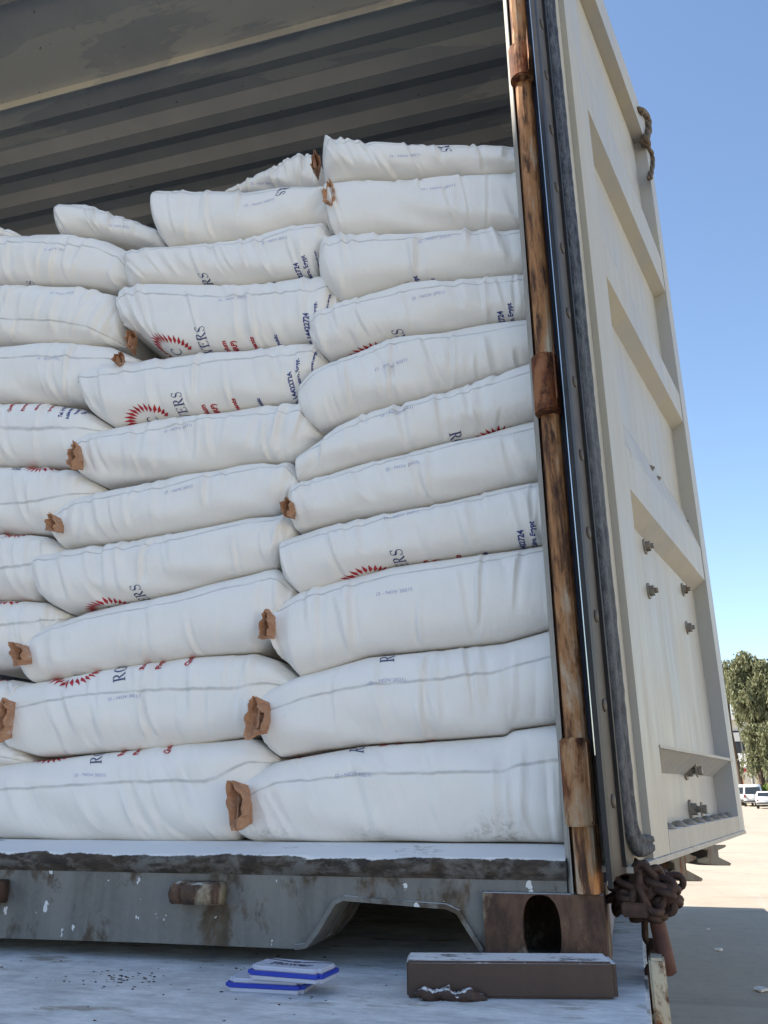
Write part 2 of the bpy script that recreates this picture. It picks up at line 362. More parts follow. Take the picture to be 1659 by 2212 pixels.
for i, p in enumerate(ar):
    a, c = Vector(ar[max(i-1, 0)]), Vector(ar[min(i+1, len(ar)-1)]); d = (c-a).normalized(); n = Vector((-d.z, 0, d.x)); n = n if n.z > 0 else -n; p = Vector(p)
    rows.append([b.verts.new(p+n*o+Vector((0, y, 0))) for o, y in ((-.0005, -.0075), (.006, -.0075), (.007, .15), (-.0005, .15))])
for a, c in zip(rows[:-1], rows[1:]):
    for k in range(4): b.faces.new((a[k], a[(k+1) % 4], c[(k+1) % 4], c[k]))
bmesh.ops.recalc_face_normals(b, faces=b.faces); obj('cutout_flange', b, M['sill'], ct)
# door stop lugs on the sill
def lug(U0, U1, V0, V1):
    p, q = sp(U0, V0), sp(U1, V1); r = empty_part = None
    b = B(); x0, x1, z1, z0 = p[0], q[0], p[2], q[2]
    prof = [(.003, z0), (-.026, z0+.003), (-.034, z0+.016), (-.03, z1-.004), (-.022, z1), (.003, z1+.001)]
    w3 = (x1-x0)
    for a, c in ((x0, x0+w3*.25), (x0+w3*.27, x1)):
        extrude_poly(b, [(a, y, z) for y, z in prof], (c-a, 0, 0))
        prof = [(y*(1.12 if y < 0 else 1), z) for y, z in prof]
    bmesh.ops.bevel(b, geom=b.edges[:], offset=.002, segments=2, affect='EDGES')
    return obj('stop_lug', b, M['casting'], ct, True)
lug(390, 490, 1902, 1955); lug(-75, 18, 1898, 1950)
# corner casting with the oval hole
b = B(); x0, x1, z0, z1 = -.162, 0, -.127, -.030
cx, cz, rx, rz = -.0835, -.074, .0255, .043
outer = []; inner = []
n = 40
for i in range(n):
    a = 2*math.pi*i/n; c, s = math.cos(a), math.sin(a)
    e = .5; inner.append((cx+rx*math.copysign(abs(c)**.8, c), cz+rz*math.copysign(abs(s)**.8, s)))
    k = min((x1-cx)/c if c > 1e-6 else 9, (x0-cx)/c if c < -1e-6 else 9, (z1-cz)/s if s > 1e-6 else 9, (z0-cz)/s if s < -1e-6 else 9)
    outer.append((cx+c*k, cz+s*k))
cs = [(x0, z0), (x1, z0), (x1, z1), (x0, z1)]
for c0 in cs:
    i = min(range(n), key=lambda i: math.hypot(outer[i][0]-c0[0], outer[i][1]-c0[1])); outer[i] = c0
vo = [b.verts.new((x, -.010, z)) for x, z in outer]; vi = [b.verts.new((x, -.010, z)) for x, z in inner]
vb = [b.verts.new((x, .0035, z)) for x, z in inner]; vob = [b.verts.new((x, .168, z)) for x, z in outer]
for i in range(n):
    j = (i+1) % n
    b.faces.new((vo[i], vo[j], vi[j], vi[i])); b.faces.new((vi[i], vi[j], vb[j], vb[i])); b.faces.new((vo[j], vo[i], vob[i], vob[j]))
b.faces.new(vob); bmesh.ops.recalc_face_normals(b, faces=b.faces)
obj('corner_casting', b, M['casting'], ct)
b = B(); box(b, -W_, -W_+.162, -.010, .168, -.127, -.030, .006); obj('corner_casting', b, M['casting'], ct)
# corner posts: grey inner flange, rusty rounded outer member
for sx, first in ((0, True), (-W_, False)):
    s = 1 if first else -1; X = lambda a: sx+s*a
    p = obj('corner_post', (lambda b: (extrude_poly(b, [(X(-.0475), .014, -.029), (X(-.0475), .058, -.029), (X(-.0385), .058, -.029), (X(-.0385), -.0065, -.029), (X(-.0400), -.0065, -.029)], (0, 0, 2.194)), b)[1])(B()), M['strip'], ct)
    b = B(); box(b, X(-.037), X(-.0), .006, .056, -.029, ZT-.01, .002); obj('post_inner', b, M['post'], p)
    b = B()
    prof = [(X(a_), c_) for a_, c_ in ((-.003, .0055), (-.003, -.010), (-.0055, -.017), (-.010, -.0205), (-.021, -.0215), (-.029, -.0195), (-.0325, -.015), (-.034, -.008), (-.034, .0055))]
    extrude_poly(b, [(x, y, -.028) for x, y in prof], (0, 0, ZT+.02)); o = obj('post_front', b, M['post'], p)
# upper corner castings
for x in (-.162, -W_):
    b = B(); box(b, x, x+.162, -.01, .168, ZT-.03, ZT+.088, .006); obj('corner_casting', b, M['casting'], ct)

# ---- right door, swung right back along the side; inner face towards +x
K = 1.08; DA = .2351
DH = CAM+(np.array([.0253, -.1391, 0])-CAM)*np.array([K, K, K]); DD = np.array([math.sin(DA), math.cos(DA), 0]); DN = np.array([math.cos(DA), -math.sin(DA), 0])
def dp(s, z, o=0):
    p = np.array([DH[0], DH[1], 0])+DD*s*K+DN*o; p[2] = CAM[2]+(z-CAM[2])*K; return Vector(p)
def dbox(b, s0, s1, z0, z1, o0, o1):
    hexa(b, [dp(s0, z0, o0), dp(s1, z0, o0), dp(s1, z0, o1), dp(s0, z0, o1), dp(s0, z1, o0), dp(s1, z1, o0), dp(s1, z1, o1), dp(s0, z1, o1)])
    bmesh.ops.recalc_face_normals(b, faces=b.faces)
DZT, SW = 2.11, 1.165
# corrugated panel: downward slopes at rib undersides
prof = [(.045, -.04), (.122, -.04), (.165, -.004), (.18, -.004), (.1801, -.036), (.36, -.036), (.47, -.002), (.60-.0, -.002)]
prof = [(.03, -.042), (.125, -.042), (.163, -.006)]
zz = [(.167, -.036), (.35, -.036), (.50, -.036), (.523, -.036), (.603, -.001)]
pr = [(.03, -.046), (.131, -.046), (.166, -.001), (.172, -.001), (.174, -.034), (.576, -.036), (.602, -.0015), (.685, -.0015), (.80, -.036), (1.022, -.036), (1.04, -.0015), (1.122, -.0015), (1.239, -.036), (1.437, -.036), (1.448, -.0015), (1.563, -.0015), (1.747, -.036), (1.9885, -.036)]
b = B()
A = [b.verts.new(dp(.30, z, o)) for z, o in pr]; C_ = [b.verts.new(dp(1.10, z, o)) for z, o in pr]
A2 = [b.verts.new(dp(.30, z, o-.003)) for z, o in pr]; C2 = [b.verts.new(dp(1.10, z, o-.003)) for z, o in pr]
for i in range(len(pr)-1):
    b.faces.new((A[i], A[i+1], C_[i+1], C_[i])); b.faces.new((A2[i+1], A2[i], C2[i], C2[i+1]))
dr = obj('door', b, M['door'], ct)
tag(dr, 'open right door folded back beside the container')
b = B()
dbox(b, .195, .3095, .012, DZT, -.055, .0); obj('frame_stile', b, M['door'], dr)
b = B(); dbox(b, 1.085, SW, .012, DZT, -.055, .001); dbox(b, SW+.0005, SW+.02, .0, DZT+.01, -.062, -.042); obj('frame_stile', b, M['door'], dr)
b = B(); dbox(b, .3097, 1.0848, 1.99, DZT, -.055, .0005); obj('frame_rail', b, M['door'], dr)
b = B(); dbox(b, .3097, 1.0848, .012, .044, -.055, .0005); obj('frame_rail', b, M['shelf'], dr)
b = B(); dbox(b, .312, 1.12, .1655, .1705, -.036, .0022); obj('ledge', b, M['shelf'], dr)
b = B(); dbox(b, .1, .1945, .012, DZT, -.055, -.012); obj('frame_edge', b, M['door_edge'], dr)
b = B(); dbox(b, .06, SW-.01, .004, .0115, -.052, .004); obj('bottom_drip_edge', b, M['shelf'], dr)
b = B(); dbox(b, -.003, .0995, .004, DZT, -.010, -.0055); obj('seal_retainer', b, M['retainer'], dr)
b = B()
for k in range(17):
    z = .09+k*.118; c = dp(.026, z, -.0055); b = B(); tube(b, [c, c+Vector(DN)*.002, c+Vector(DN)*.0032], [.0095, .0085, .004], 14); obj('rivet', b, M['retainer'], dr, True)
# rubber seal, turning the lower corner: flat profile swept in the door's plane
b = B(); rng = random.Random(4)
path = [(.083, z) for z in np.linspace(DZT, .10, 150)]+[(.0835, .085), (.086, .07), (.091, .058), (.098, .048), (.108, .040), (.122, .034), (.14, .032), (.19, .032)]
prev = None
for i, (s_, z_) in enumerate(path):
    a = path[max(i-1, 0)]; c = path[min(i+1, len(path)-1)]; t = Vector((c[0]-a[0], c[1]-a[1])).normalized(); n = Vector((-t.y, t.x)); hw = .028 if i < 150 else .028-.019*(i-150)/8
    cs = []
    for q, o in ((-1, -.005), (-1, .0), (-.8, .0045), (-.2, .005), (.1, .0015), (.35, .0055), (.85, .004), (1, -.001), (1, -.0115)):
        w_ = hw*q+(rng.uniform(-.0009, .0009)); cs.append(b.verts.new(dp(s_+n.x*w_, z_+n.y*w_, o+rng.uniform(-.0005, .0005))))
    if prev: [b.faces.new((prev[k], prev[k+1], cs[k+1], cs[k])) for k in range(8)]
    prev = cs
bmesh.ops.recalc_face_normals(b, faces=b.faces); obj('seal', b, M['rubber'], dr, True)
b = B(); dbox(b, -.022, -.004, .002, DZT+.01, -.009, -.003); dbox(b, -.0245, -.0222, -.006, DZT+.01, -.007, -.001); obj('seal_fin', b, M['black'], dr)
b = B(); dbox(b, .043, .050, .012, DZT, -.006, .0); obj('seal_lip', b, M['black'], dr)
for x0_, x1_, y0_, y1_, mt_ in ((-.0022, .0015, .002, .02, 'navyfin'), (.0020, .0042, -.003, .012, 'black'), (.0046, .0060, -.001, .012, 'chrome'), (.0064, .0092, .0, .012, 'navyfin'), (.0096, .0118, -.004, .006, 'chrome'), (.0122, .0138, -.006, .006, 'brownfin'), (.0141, .0160, -.008, .006, 'chrome')):
    b = B(); box(b, x0_, x1_, y0_, y1_, .165 if x0_ > .009 else .15, 2.3); obj('post_fin', b, M[mt_], ct)
b = B(); dbox(b, .11, SW, .0125, DZT, -.0585, -.0555); obj('door_skin', b, M['wallout'], dr)
# bolts that hold the locking gear
def onplane(U, V, o):
    d = ray(U, V); h = np.array([DH[0], DH[1], 0])+DN*o; t = ((h-CAM)@DN)/(d@DN); return Vector(CAM+d*t)
def dbolt(U, V, o=-.036, big=1.):
    b = B(); c = onplane(U, V, o); n = Vector(DN)
    cyl(b, c, c+n*.0035*big, .017*big, 18); cyl(b, c+n*.0036*big, c+n*.013*big, .011*big, 6); cyl(b, c+n*.0131*big, c+n*.020*big, .0058*big, 10)
    if big > 1.05: cyl(b, c+n*.0205*big, c+n*.0225*big, .013*big, 12); cyl(b, c+n*.023*big, c+n*.031*big, .008*big, 6)
    obj('bolt', b, M['bolt'], dr)
for U_, V_ in ((1392, 1181), (1400, 1277), (1474, 1274), (1483, 1356)): dbolt(U_, V_)
for U_, V_ in ((1480, 1665), (1547, 1672), (1490, 1748), (1556, 1746)): dbolt(U_, V_, -.046, 1.15)
for U_, V_ in ((1403, 1012), (1417, 1034), (1478, 1127), (1491, 1143)): dbolt(U_, V_, -.030, .6)
for k in range(8):
    b = B(); c = dp(.38+k*.095, .0442, -.018); tube(b, [c, c+Vector((0, 0, .004)), c+Vector((0, 0, .008)), c+Vector((0, 0, .010))], [.016, .014, .008, .002], 10); obj('rivet', b, M['bolt'], dr, True)
# locking bars outside the door and their cam ends below it
CAM1 = [(865, 365), (1025, 320), (1100, 350), (1085, 375), (1010, 405), (1015, 450), (1145, 520), (1140, 545), (1060, 545), (930, 515), (880, 495), (875, 480), (920, 450), (915, 400)]
CAM2 = [(1135, 285), (1180, 258), (1330, 255), (1325, 275), (1265, 300), (1270, 350), (1370, 400), (1365, 420), (1260, 420), (1105, 395), (1100, 370), (1180, 350), (1180, 300)]
for P, s_ in ((CAM1, .62), (CAM2, 1.0)):
    b = B(); cyl(b, dp(s_, .03, -.10), dp(s_, DZT+.03, -.10), .014, 14); lb = obj('locking_bar', b, M['door_edge'], dr, True)
    b = B(); extrude_poly(b, [onplane((2200+x/2.0133)/1.8228, (3200+y/2.0133)/1.8228, -.085) for x, y in P], Vector(-DN)*.05); bmesh.ops.bevel(b, geom=b.edges[:], offset=.002, segments=2, affect='EDGES')
    obj('cam_end', b, M['cam'], lb)
# twisted rope caught on the outer edge of the door top
# hinges between post and door
PV = Vector((-.0045, -.030, 0))
for zc, hh, mt in ((.0965+.018, .058, 'hinge_pale'), (.728, .052, 'hinge'), (1.405, .040, 'hinge_pale'), (2.02, .05, 'hinge')):
    b = B(); c = Vector((-.0205, -.018, zc))
    cyl(b, c-Vector((0, 0, hh)), c+Vector((0, 0, hh)), .0215, 24)
    e = dp(-.02, 0, -.02); e.z = 0
    a0 = Vector((-.006, -.033, 0)); a1 = Vector((-.004, -.021, 0)); e0 = e+Vector((0, -.006, 0)); e1 = e+Vector((0, .008, 0))
    hexa(b, [v+Vector((0, 0, zc-hh*.92)) for v in (a0, e0, e1, a1)]+[v+Vector((0, 0, zc+hh*.92)) for v in (a0, e0, e1, a1)])
    bmesh.ops.recalc_face_normals(b, faces=b.faces); bmesh.ops.bevel(b, geom=[e for e in b.edges if e.calc_face_angle(0) > .8], offset=.0025, segments=2, affect='EDGES')
    o = obj('hinge', b, M[mt], ct); 
# left door, ajar at the other side
LA = math.radians(14)
def lp(s, z, o=0): return Vector((-W_-.08-s*math.sin(LA)-o*math.cos(LA), s*math.cos(LA)-.03-o*math.sin(LA), z))
b = B()
for s0, s1, o0, o1 in ((.0, .1, 0, .05), (.1005, 1.0695, .012, .03), (1.07, 1.17, 0, .05)):
    hexa(b, [lp(s0, .02, o0), lp(s1, .02, o0), lp(s1, .02, o1), lp(s0, .02, o1), lp(s0, 2.3, o0), lp(s1, 2.3, o0), lp(s1, 2.3, o1), lp(s0, 2.3, o1)])
bmesh.ops.recalc_face_normals(b, faces=b.faces); o = obj('door', b, M['door'], ct)
b = B(); [cyl(b, lp(s, -.03, .075), lp(s, 2.34, .075), .014) for s in (.35, .85)]; obj('locking_bar', b, M['door_edge'], o)

# ------------------------------------------------------------------ flatbed trailer
DK = -.1375
tr = empty('flatbed_trailer', (-W_/2, 5, GZ), 'dusty flatbed trailer under the shipping container', 'trailer')
b = B(); box(b, -W_-.04, .047, -1.0, LEN+.4, DK-.05, DK, .004); obj('deck', b, M['deck'], tr)
b = B(); box(b, -W_-.045, -W_+.02, -1.0, LEN+.4, DK-.2, DK-.051); box(b, .0, .050, -1.0, LEN+.4, DK-.2, DK-.051); obj('side_rail', b, M['stake'], tr)
b = B(); box(b, -1.75, -1.6, -.9, LEN+.3, GZ+.75, DK-.052); box(b, -.85, -.7, -.9, LEN+.3, GZ+.75, DK-.052); obj('chassis_beam', b, M['steelblack'], tr)
for y in (2.2, 3.5):
    for x in (-.32, -W_+.02):
        b = B(); tube(b, [(x, y, GZ+.5), (x+.03, y, GZ+.5), (x+.25, y, GZ+.5), (x+.28, y, GZ+.5)], [.44, .5, .5, .44], 32); obj('wheel', b, M['tyre'], tr, True)
b = B(); box(b, .0500, .0705, .005, .07, -1.0, -.105, .003); obj('side_stake', b, M['stake'], tr)

# brown steel beam across the deck in front of the casting
b = B(); BL_, BR_ = Vector(atz(879, 2155, DK+.001)), Vector(atz(1330, 2159, DK+.001)); ht = aty(869, 2075, BL_.y)[2]-DK-.001
bd = (BR_-BL_).normalized(); bn = Vector((-bd.y, bd.x, 0)); up_ = Vector((0, 0, ht)); wv = bn*.058
hexa(b, [BL_, BR_, BR_+wv, BL_+wv, BL_+up_, BR_+up_, BR_+wv+up_, BL_+wv+up_])
bmesh.ops.recalc_face_normals(b, faces=b.faces); bmesh.ops.bevel(b, geom=b.edges[:], offset=.0025, segments=3, affect='EDGES')
e0 = BR_+bd*.0004+bn*.004+Vector((0, 0, .002)); e1 = e0+bn*.048; e2 = bd*.004; e3 = Vector((0, 0, ht-.005))
hexa(b, [e0, e0+e2, e1+e2, e1, e0+e3, e0+e2+e3, e1+e2+e3, e1+e3])
o = tag(obj('steel_beam', b, M['beam'], None, base=tuple((BL_+BR_)/2)), 'short brown steel beam dusted white, lying on the deck in front of the corner casting', 'beam')
b = B()
rng = random.Random(9)
p = atz(960, 2160, DK); P0 = Vector(p)
pts = [BL_+bd*(.012+.085*i/9)-bn*(.008+.002*math.sin(i*1.3))+Vector((0, 0, .006+.002*math.sin(i*2.1)-.004*i/9)) for i in range(10)]
tube(b, pts, [.003]+[.0075+rng.uniform(-.002, .002) for _ in range(8)]+[.003], 9)
bmesh.ops.subdivide_edges(b, edges=b.edges[:], cuts=2, use_grid_fill=True)
for v in b.verts: v.co += Vector((rng.uniform(-1, 1), rng.uniform(-1, 1), rng.uniform(-1, 1)))*.0013
tag(obj('weld_lump', b, M['beam'], None, True, base=tuple(pts[4])), 'crumbly dust-caked lump at the lower left edge of the brown beam', 'lump')

# ------------------------------------------------------------------ ink pads on the deck
def pad(cx, cy, z, rot, L, Wd, label, top_print):
    e = empty('ink_pad', (cx, cy, z), label, 'ink pad', 'blue and white ink pads on the deck'); e.rotation_euler = (0, 0, rot)
    ORG[e.name] = Vector((0, 0, 0))
    def rb(x0, x1, y0, y1, z0, z1, bv):
        b = B(); r = bmesh.ops.create_cube(b, size=1)
        bmesh.ops.scale(b, verts=b.verts, vec=(x1-x0, y1-y0, z1-z0)); bmesh.ops.translate(b, verts=b.verts, vec=((x0+x1)/2, (y0+y1)/2, (z0+z1)/2))
        ve = [q for q in b.edges if abs(q.verts[0].co.z-q.verts[1].co.z) > 1e-5]
        bmesh.ops.bevel(b, geom=ve, offset=.006, segments=4, affect='EDGES')
        bmesh.ops.bevel(b, geom=[q for q in b.edges if q.calc_face_angle(0) > 1], offset=bv, segments=2, affect='EDGES'); return b
    low, hi = ('pad_white', 'pad_blue')
    obj('base_tray', rb(-L/2+.002, L/2-.002, -Wd/2+.002, Wd/2-.002, 0, .0055, .001), M['pad_white'], e)
    obj('rim', rb(-L/2, L/2, -Wd/2, Wd/2, .0050, .0102, .001), M['pad_blue'], e)
    obj('lid', rb(-L/2+.003, L/2-.003, -Wd/2+.003, Wd/2-.003, .0097, .0155, .002), M['pad_white'], e)
    if top_print:
        tc = bpy.data.curves.new('t', 'FONT'); tc.body = 'Flower'; tc.size = .021; tc.align_x = 'CENTER'; tc.extrude = .0001; tc.offset = .0003
        to = bpy.data.objects.new('t', tc); me = bpy.data.meshes.new_from_object(to); me.name = 'lid_text'
        for v in me.vertices: v.co.z += .0158; v.co.y -= Wd*.2
        me.materials.clear(); me.materials.append(M['pad_print']); o = bpy.data.objects.new('lid_text', me); sc.collection.objects.link(o); o.parent = e
        bpy.data.objects.remove(to)
        b = B()
        for s in (-1, 1):
            for dy in (0, .007):
                extrude_poly(b, [(s*.008, Wd*.15+dy*.5, .0157), (s*L*.42, Wd*.34, .0157), (s*L*.42, Wd*.34-.0012-dy*.3, .0157), (s*.008, Wd*.15+dy*.5-.0015, .0157)], (0, 0, .0002))
        extrude_poly(b, [(.007*math.cos(a), Wd*.16+.004*math.sin(a), .0157) for a in np.linspace(0, 2*math.pi, 9)[:-1]], (0, 0, .0003))
        obj('lid_emblem', b, M['pad_print'], e)
q = atz(578, 2140, DK); q2 = atz(622, 2118, DK+.0157)
pad(q[0], q[1]+.012, DK+.0002, .04, .108, .060, 'blue-rimmed white ink pad lying flat on the dusty deck, under the other one', False)
pad(q2[0]-.0, q2[1]+.018, DK+.0160, -.10, .108, .060, 'blue and white ink pad with dark lettering, lying on top of the other ink pad', True)

# ------------------------------------------------------------------ chains and lever beside the post
def link_bm(b, c, t, up, L=.040, Wd=.026, r=.0045):
    t = t.normalized(); up = (up-t*up.dot(t)).normalized(); pts = []
    for k in range(16):
        a = 2*math.pi*k/16; x = math.cos(a); y = math.sin(a)
        pts.append(c+t*((L-Wd)/2*(1 if x > 0 else -1)+(Wd/2-r)*x)+up*(Wd/2-r)*y)
    tube(b, pts, r, 8, closed=True)
def chain(name, path, label, group=None, r=.0045, L=.040, seed=1):
    """links threaded along a polyline, alternately turned a quarter"""
    rng = random.Random(seed)
    path = [Vector(p) for p in path]; e = empty(name, tuple(path[-1]), label, 'chain', group)
    step = L-2*r-.002; seg = [(path[i+1]-path[i]).length for i in range(len(path)-1)]; tot = sum(seg); n = int(tot/step); prev = None
    for k in range(n):
        d = (k+.5)*step; i = 0
        while i < len(seg)-1 and d > seg[i]: d -= seg[i]; i += 1
        c = path[i].lerp(path[i+1], min(1, d/seg[i])); t = (path[i+1]-path[i]).normalized()
        u = t.orthogonal().normalized(); u = Matrix.Rotation(math.pi/2*(k % 2)+rng.uniform(-.3, .3)+.6, 3, t) @ u
        b = B(); link_bm(b, c, t, u, L, L*.64, r); obj('link', b, M['chain'], e, True)
def cp(U, V, Y): return Vector(aty(U, V, Y))
rng = random.Random(21)
knot = []
for k in range(62):
    a = k*1.9+rng.uniform(-.5, .5); rr = rng.uniform(.35, 1)
    knot.append(cp(1394+70*rr*math.cos(a), 1928+58*rr*math.sin(a), .06+.045*math.sin(k*1.3)))
chain('chain', knot, 'big tangle of rusty chain bundled beside the container post under the door', r=.0050, L=.042)
chain('chain', [cp(1335, 1888, .03), cp(1372, 1905, .02), cp(1395, 1950, .015), cp(1410, 1990, .02)], 'short rusty chain length slung across the left of the tangle', r=.005, L=.042, seed=3)
chain('chain', [cp(1415, 1935, .04), cp(1440, 1955, .03), cp(1462, 1940, .03), cp(1468, 1925, .05)], 'loose end of rusty chain sticking out to the right of the tangle', r=.005, L=.042, seed=5)
chain('chain', [cp(1404, 1985, .10), cp(1408, 2050, .10), cp(1414, 2120, .10), cp(1420, 2180, .10), cp(1428, 2290, .10)], 'rusty chain hanging straight down along the trailer edge', r=.005, L=.042, seed=7)
b = B(); a0 = cp(1388, 1868, .07); a1 = cp(1413, 1960, .06); a2 = cp(1439, 2075, .05); a3 = cp(1444, 2101, .05)
tube(b, [a0, a1, a2, a3, a3+(a3-a2)*.25], [.0105, .0105, .0115, .011, .005], 14)
tag(obj('lever_bar', b, M['lever'], None, True, base=tuple(a0)), 'rust-red steel lever bar hanging down out of the chain tangle', 'lever')
b = B(); a0 = cp(1343, 1963, .01); a1 = cp(1400, 1966, .01)
hexa(b, [a0+Vector(v) for v in ((0, -.01, -.008), )]*0 or [Vector((a0.x, 0, a0.z-.009)), Vector((a1.x, 0, a1.z-.009)), Vector((a1.x, .02, a1.z-.009)), Vector((a0.x, .02, a0.z-.009)), Vector((a0.x, 0, a0.z+.009)), Vector((a1.x, 0, a1.z+.009)), Vector((a1.x, .02, a1.z+.009)), Vector((a0.x, .02, a0.z+.009))])
bmesh.ops.recalc_face_normals(b, faces=b.faces); bmesh.ops.bevel(b, geom=b.edges[:], offset=.002, segments=2, affect='EDGES')
tag(obj('hook_plate', b, M['chain'], None, base=tuple(a0)), 'dark flat steel hook plate just under the chain tangle, beside the casting', 'hook plate')
# twisted rope on the door's outer top corner
b = B(); rp = [onplane(U_, V_, .004) for U_, V_ in ((1380, 238), (1391, 246), (1397, 262), (1398, 285), (1392, 302), (1398, 318), (1406, 330), (1409, 350), (1406, 372), (1403, 386))]
for ph in (0, 2.1, 4.2):
    pts = []
    for k in range(60):
        t = k/59*(len(rp)-1.001); i_ = int(t); c = rp[i_].lerp(rp[i_+1], t-i_); a = ph+k*.42
        pts.append(c+(Vector(RX)*math.cos(a)+Vector(FW)*math.sin(a))*(.0085 if k < 32 else .0055))
    tube(b, pts, [.0085 if k < 32 else .005 for k in range(60)], 8)
tag(obj('rope', b, plain('grey_rope', (.13, .10, .075), .9, scale=90, bump=.6), None, True, base=tuple(rp[-1])), 'twisted grey rope caught on the outer top corner of the open door', 'rope')
# ------------------------------------------------------------------ the sacks
def resample(P, n, sm=2):
    P = np.array(P, float); d = np.r_[0, np.cumsum(np.linalg.norm(np.diff(P, axis=0), axis=1))]
    q = np.linspace(0, d[-1], n); R = np.c_[np.interp(q, d, P[:, 0]), np.interp(q, d, P[:, 1])]
    for _ in range(sm):
        S = R.copy(); S[1:-1] = (R[:-2]+R[1:-1]*2+R[2:])/4; R = S
    return R
A_H = .058; B_F = .050; DEPTH = .62
def unp(U, V, Yc):
    """crease point at depth Yc whose bulging bag front touches the sight line through the picture point"""
    d = ray(U, V); al = max(0, math.atan2(d[2], math.hypot(d[0], d[1])))
    S = math.sqrt((A_H*math.cos(al))**2+(B_F*math.sin(al))**2); yt = B_F**2*math.sin(al)/S; zt = A_H**2*math.cos(al)/S
    p = aty(U, V, Yc-yt); return p[0], p[2]+(A_H-zt)*min(1, al*3)
NS, NF, NB = 210, 40, 6
def vnoise(rng, n, k):     # smooth random curve
    x = np.linspace(0, 1, n); y = np.zeros(n)
    for i in range(1, k+1): y += rng.normal()*np.sin(x*math.pi*i*2+rng.uniform(0, 6.28))/i
    return y
class Bag: pass
def make_bag(idx, top, bot, Yc, label, seam=.62, folds=16, puck=1., mat='bag', xmax=None, end=(.05, .05), rot=0, bf=B_F, group='white sacks stacked in the container'):
    rng = np.random.default_rng(idx*7+3)
    T = np.array([unp(*p, Yc) for p in resample(top, NS)]); Bt = np.array([unp(*p, Yc) for p in resample(bot, NS)])
    if xmax is not None: T[:, 0] = np.minimum(T[:, 0], xmax); Bt[:, 0] = np.minimum(Bt[:, 0], xmax)
    Wd = np.linalg.norm(T[-1]-T[0]); s = np.linspace(0, 1, NS)
    # end rounding
    def endf(q, L): q = np.clip(q/max(L, 1e-4), 0, 1); return np.sqrt(1-(1-q)**2)
    e = np.minimum(endf(s, end[0]), endf(1-s, end[1])); eh = .72+.28*e; ed = .22+.78*np.minimum(endf(s, end[0]*2.2), endf(1-s, end[1]*2.2))
    eh[0] = eh[-1] = .03; eh[1] = max(.35, eh[1]*.8); eh[-2] = max(.35, eh[-2]*.8)
    mid = (T+Bt)/2; hv = (T-Bt)/2
    fr = np.linspace(0, 1, NF); th = (fr-.5)*math.pi             # bottom -> top over the front
    sq = .78
    cz = np.sign(np.sin(th))*np.abs(np.sin(th))**sq; cy = np.cos(th)**sq
    G = np.zeros((NS, NF+NB*2, 3)); nz = .985
    h = np.linalg.norm(hv, axis=1); hm = np.median(h); depthf = np.minimum(1.15, (h/hm)**.5)*ed
    # front displacement: creases round the bag, puckers at the ends, slow lumps
    S2, T2 = np.meshgrid(s, fr, indexing='ij'); D = np.zeros((NS, NF))
    for k in range(folds):
        s0 = rng.uniform(.03, .97); tilt = rng.normal()*.05; cur = rng.normal()*.06; t0 = rng.uniform(.1, .75); tl = rng.uniform(.25, .7)
        wd = rng.uniform(.006, .017); am = rng.uniform(.0018, .0062)*(1 if rng.random() < .65 else -.8)
        d = S2-(s0+tilt*(T2-.5)+cur*(T2-.5)**2); win = np.clip(np.minimum((T2-t0+.2)/.2, (t0+tl-T2)/.2), 0, 1)
        win = win*win*(3-2*win)
        D += am*np.exp(-np.abs(d)/wd)*win; D -= am*.75*np.exp(-((d-wd*1.6)/(wd*1.3))**2)*win
    for k in range(int(20*puck)):
        left = rng.random() < .5; y0 = rng.uniform(.05, .95); sl = rng.normal()*.9; L = rng.uniform(.06, .2)
        q = S2 if left else 1-S2; d = (T2-y0)-sl*q; win = np.clip(1-q/L, 0, 1)*np.clip(q/.015, 0, 1)
        D += rng.uniform(-.0026, .0028)*np.exp(-np.abs(d)/rng.uniform(.02, .05))*win
    for k in range(10):
        a, b_ = rng.uniform(2, 9), rng.uniform(.5, 3); D += .0007*rng.normal()*np.sin(a*S2*6.28/2+b_*T2*6.28+rng.uniform(0, 6.28))
    edge = np.sin(np.clip(T2, 0, 1)*math.pi)**.5; D *= edge
    seamv = seam+.02*np.sin(s*5+idx)+.006*vnoise(rng, NS, 6)
    D -= .0016*np.exp(-((T2-seamv[:, None])/.018)**2)
    for j in range(NF):
        zc = mid[:, 1]+hv[:, 1]*cz[j]*nz*eh; xc = mid[:, 0]+hv[:, 0]*cz[j]*eh
        yc = Yc-(bf*cy[j])*depthf-D[:, j]
        G[:, j, 0] = xc; G[:, j, 1] = yc+ (1-depthf)*.012; G[:, j, 2] = zc+D[:, j]*cz[j]*.6
    # swing the ends outward so caps round over
    # top face going back, then bottom face coming forward
    for j in range(NB):
        q = (j+1)/NB; yy = Yc+q*DEPTH*.97; r = 1-.35*q**6
        G[:, NF+j, 0] = mid[:, 0]+hv[:, 0]*eh; G[:, NF+j, 1] = Yc+(1-depthf)*.012+q*DEPTH; G[:, NF+j, 2] = mid[:, 1]+hv[:, 1]*nz*eh*r
        jj = NF+2*NB-1-j
        G[:, jj, 0] = mid[:, 0]-hv[:, 0]*eh; G[:, jj, 1] = G[:, NF+j, 1]; G[:, jj, 2] = mid[:, 1]-hv[:, 1]*nz*eh*r
    nT = NF+2*NB; V = G.reshape(-1, 3); fc = []
    for i in range(NS-1):
        for j in range(nT):
            k = (j+1) % nT; fc.append((i*nT+j, (i+1)*nT+j, (i+1)*nT+k, i*nT+k))
    fc.append(tuple(range(nT))); fc.append(tuple((NS-1)*nT+j for j in range(nT-1, -1, -1)))
    uv = np.zeros((NS, nT, 2)); uv[:, :, 0] = s[:, None]; vv = np.r_[fr, np.linspace(1.1, 3, NB), np.linspace(4, 4.9, NB)]
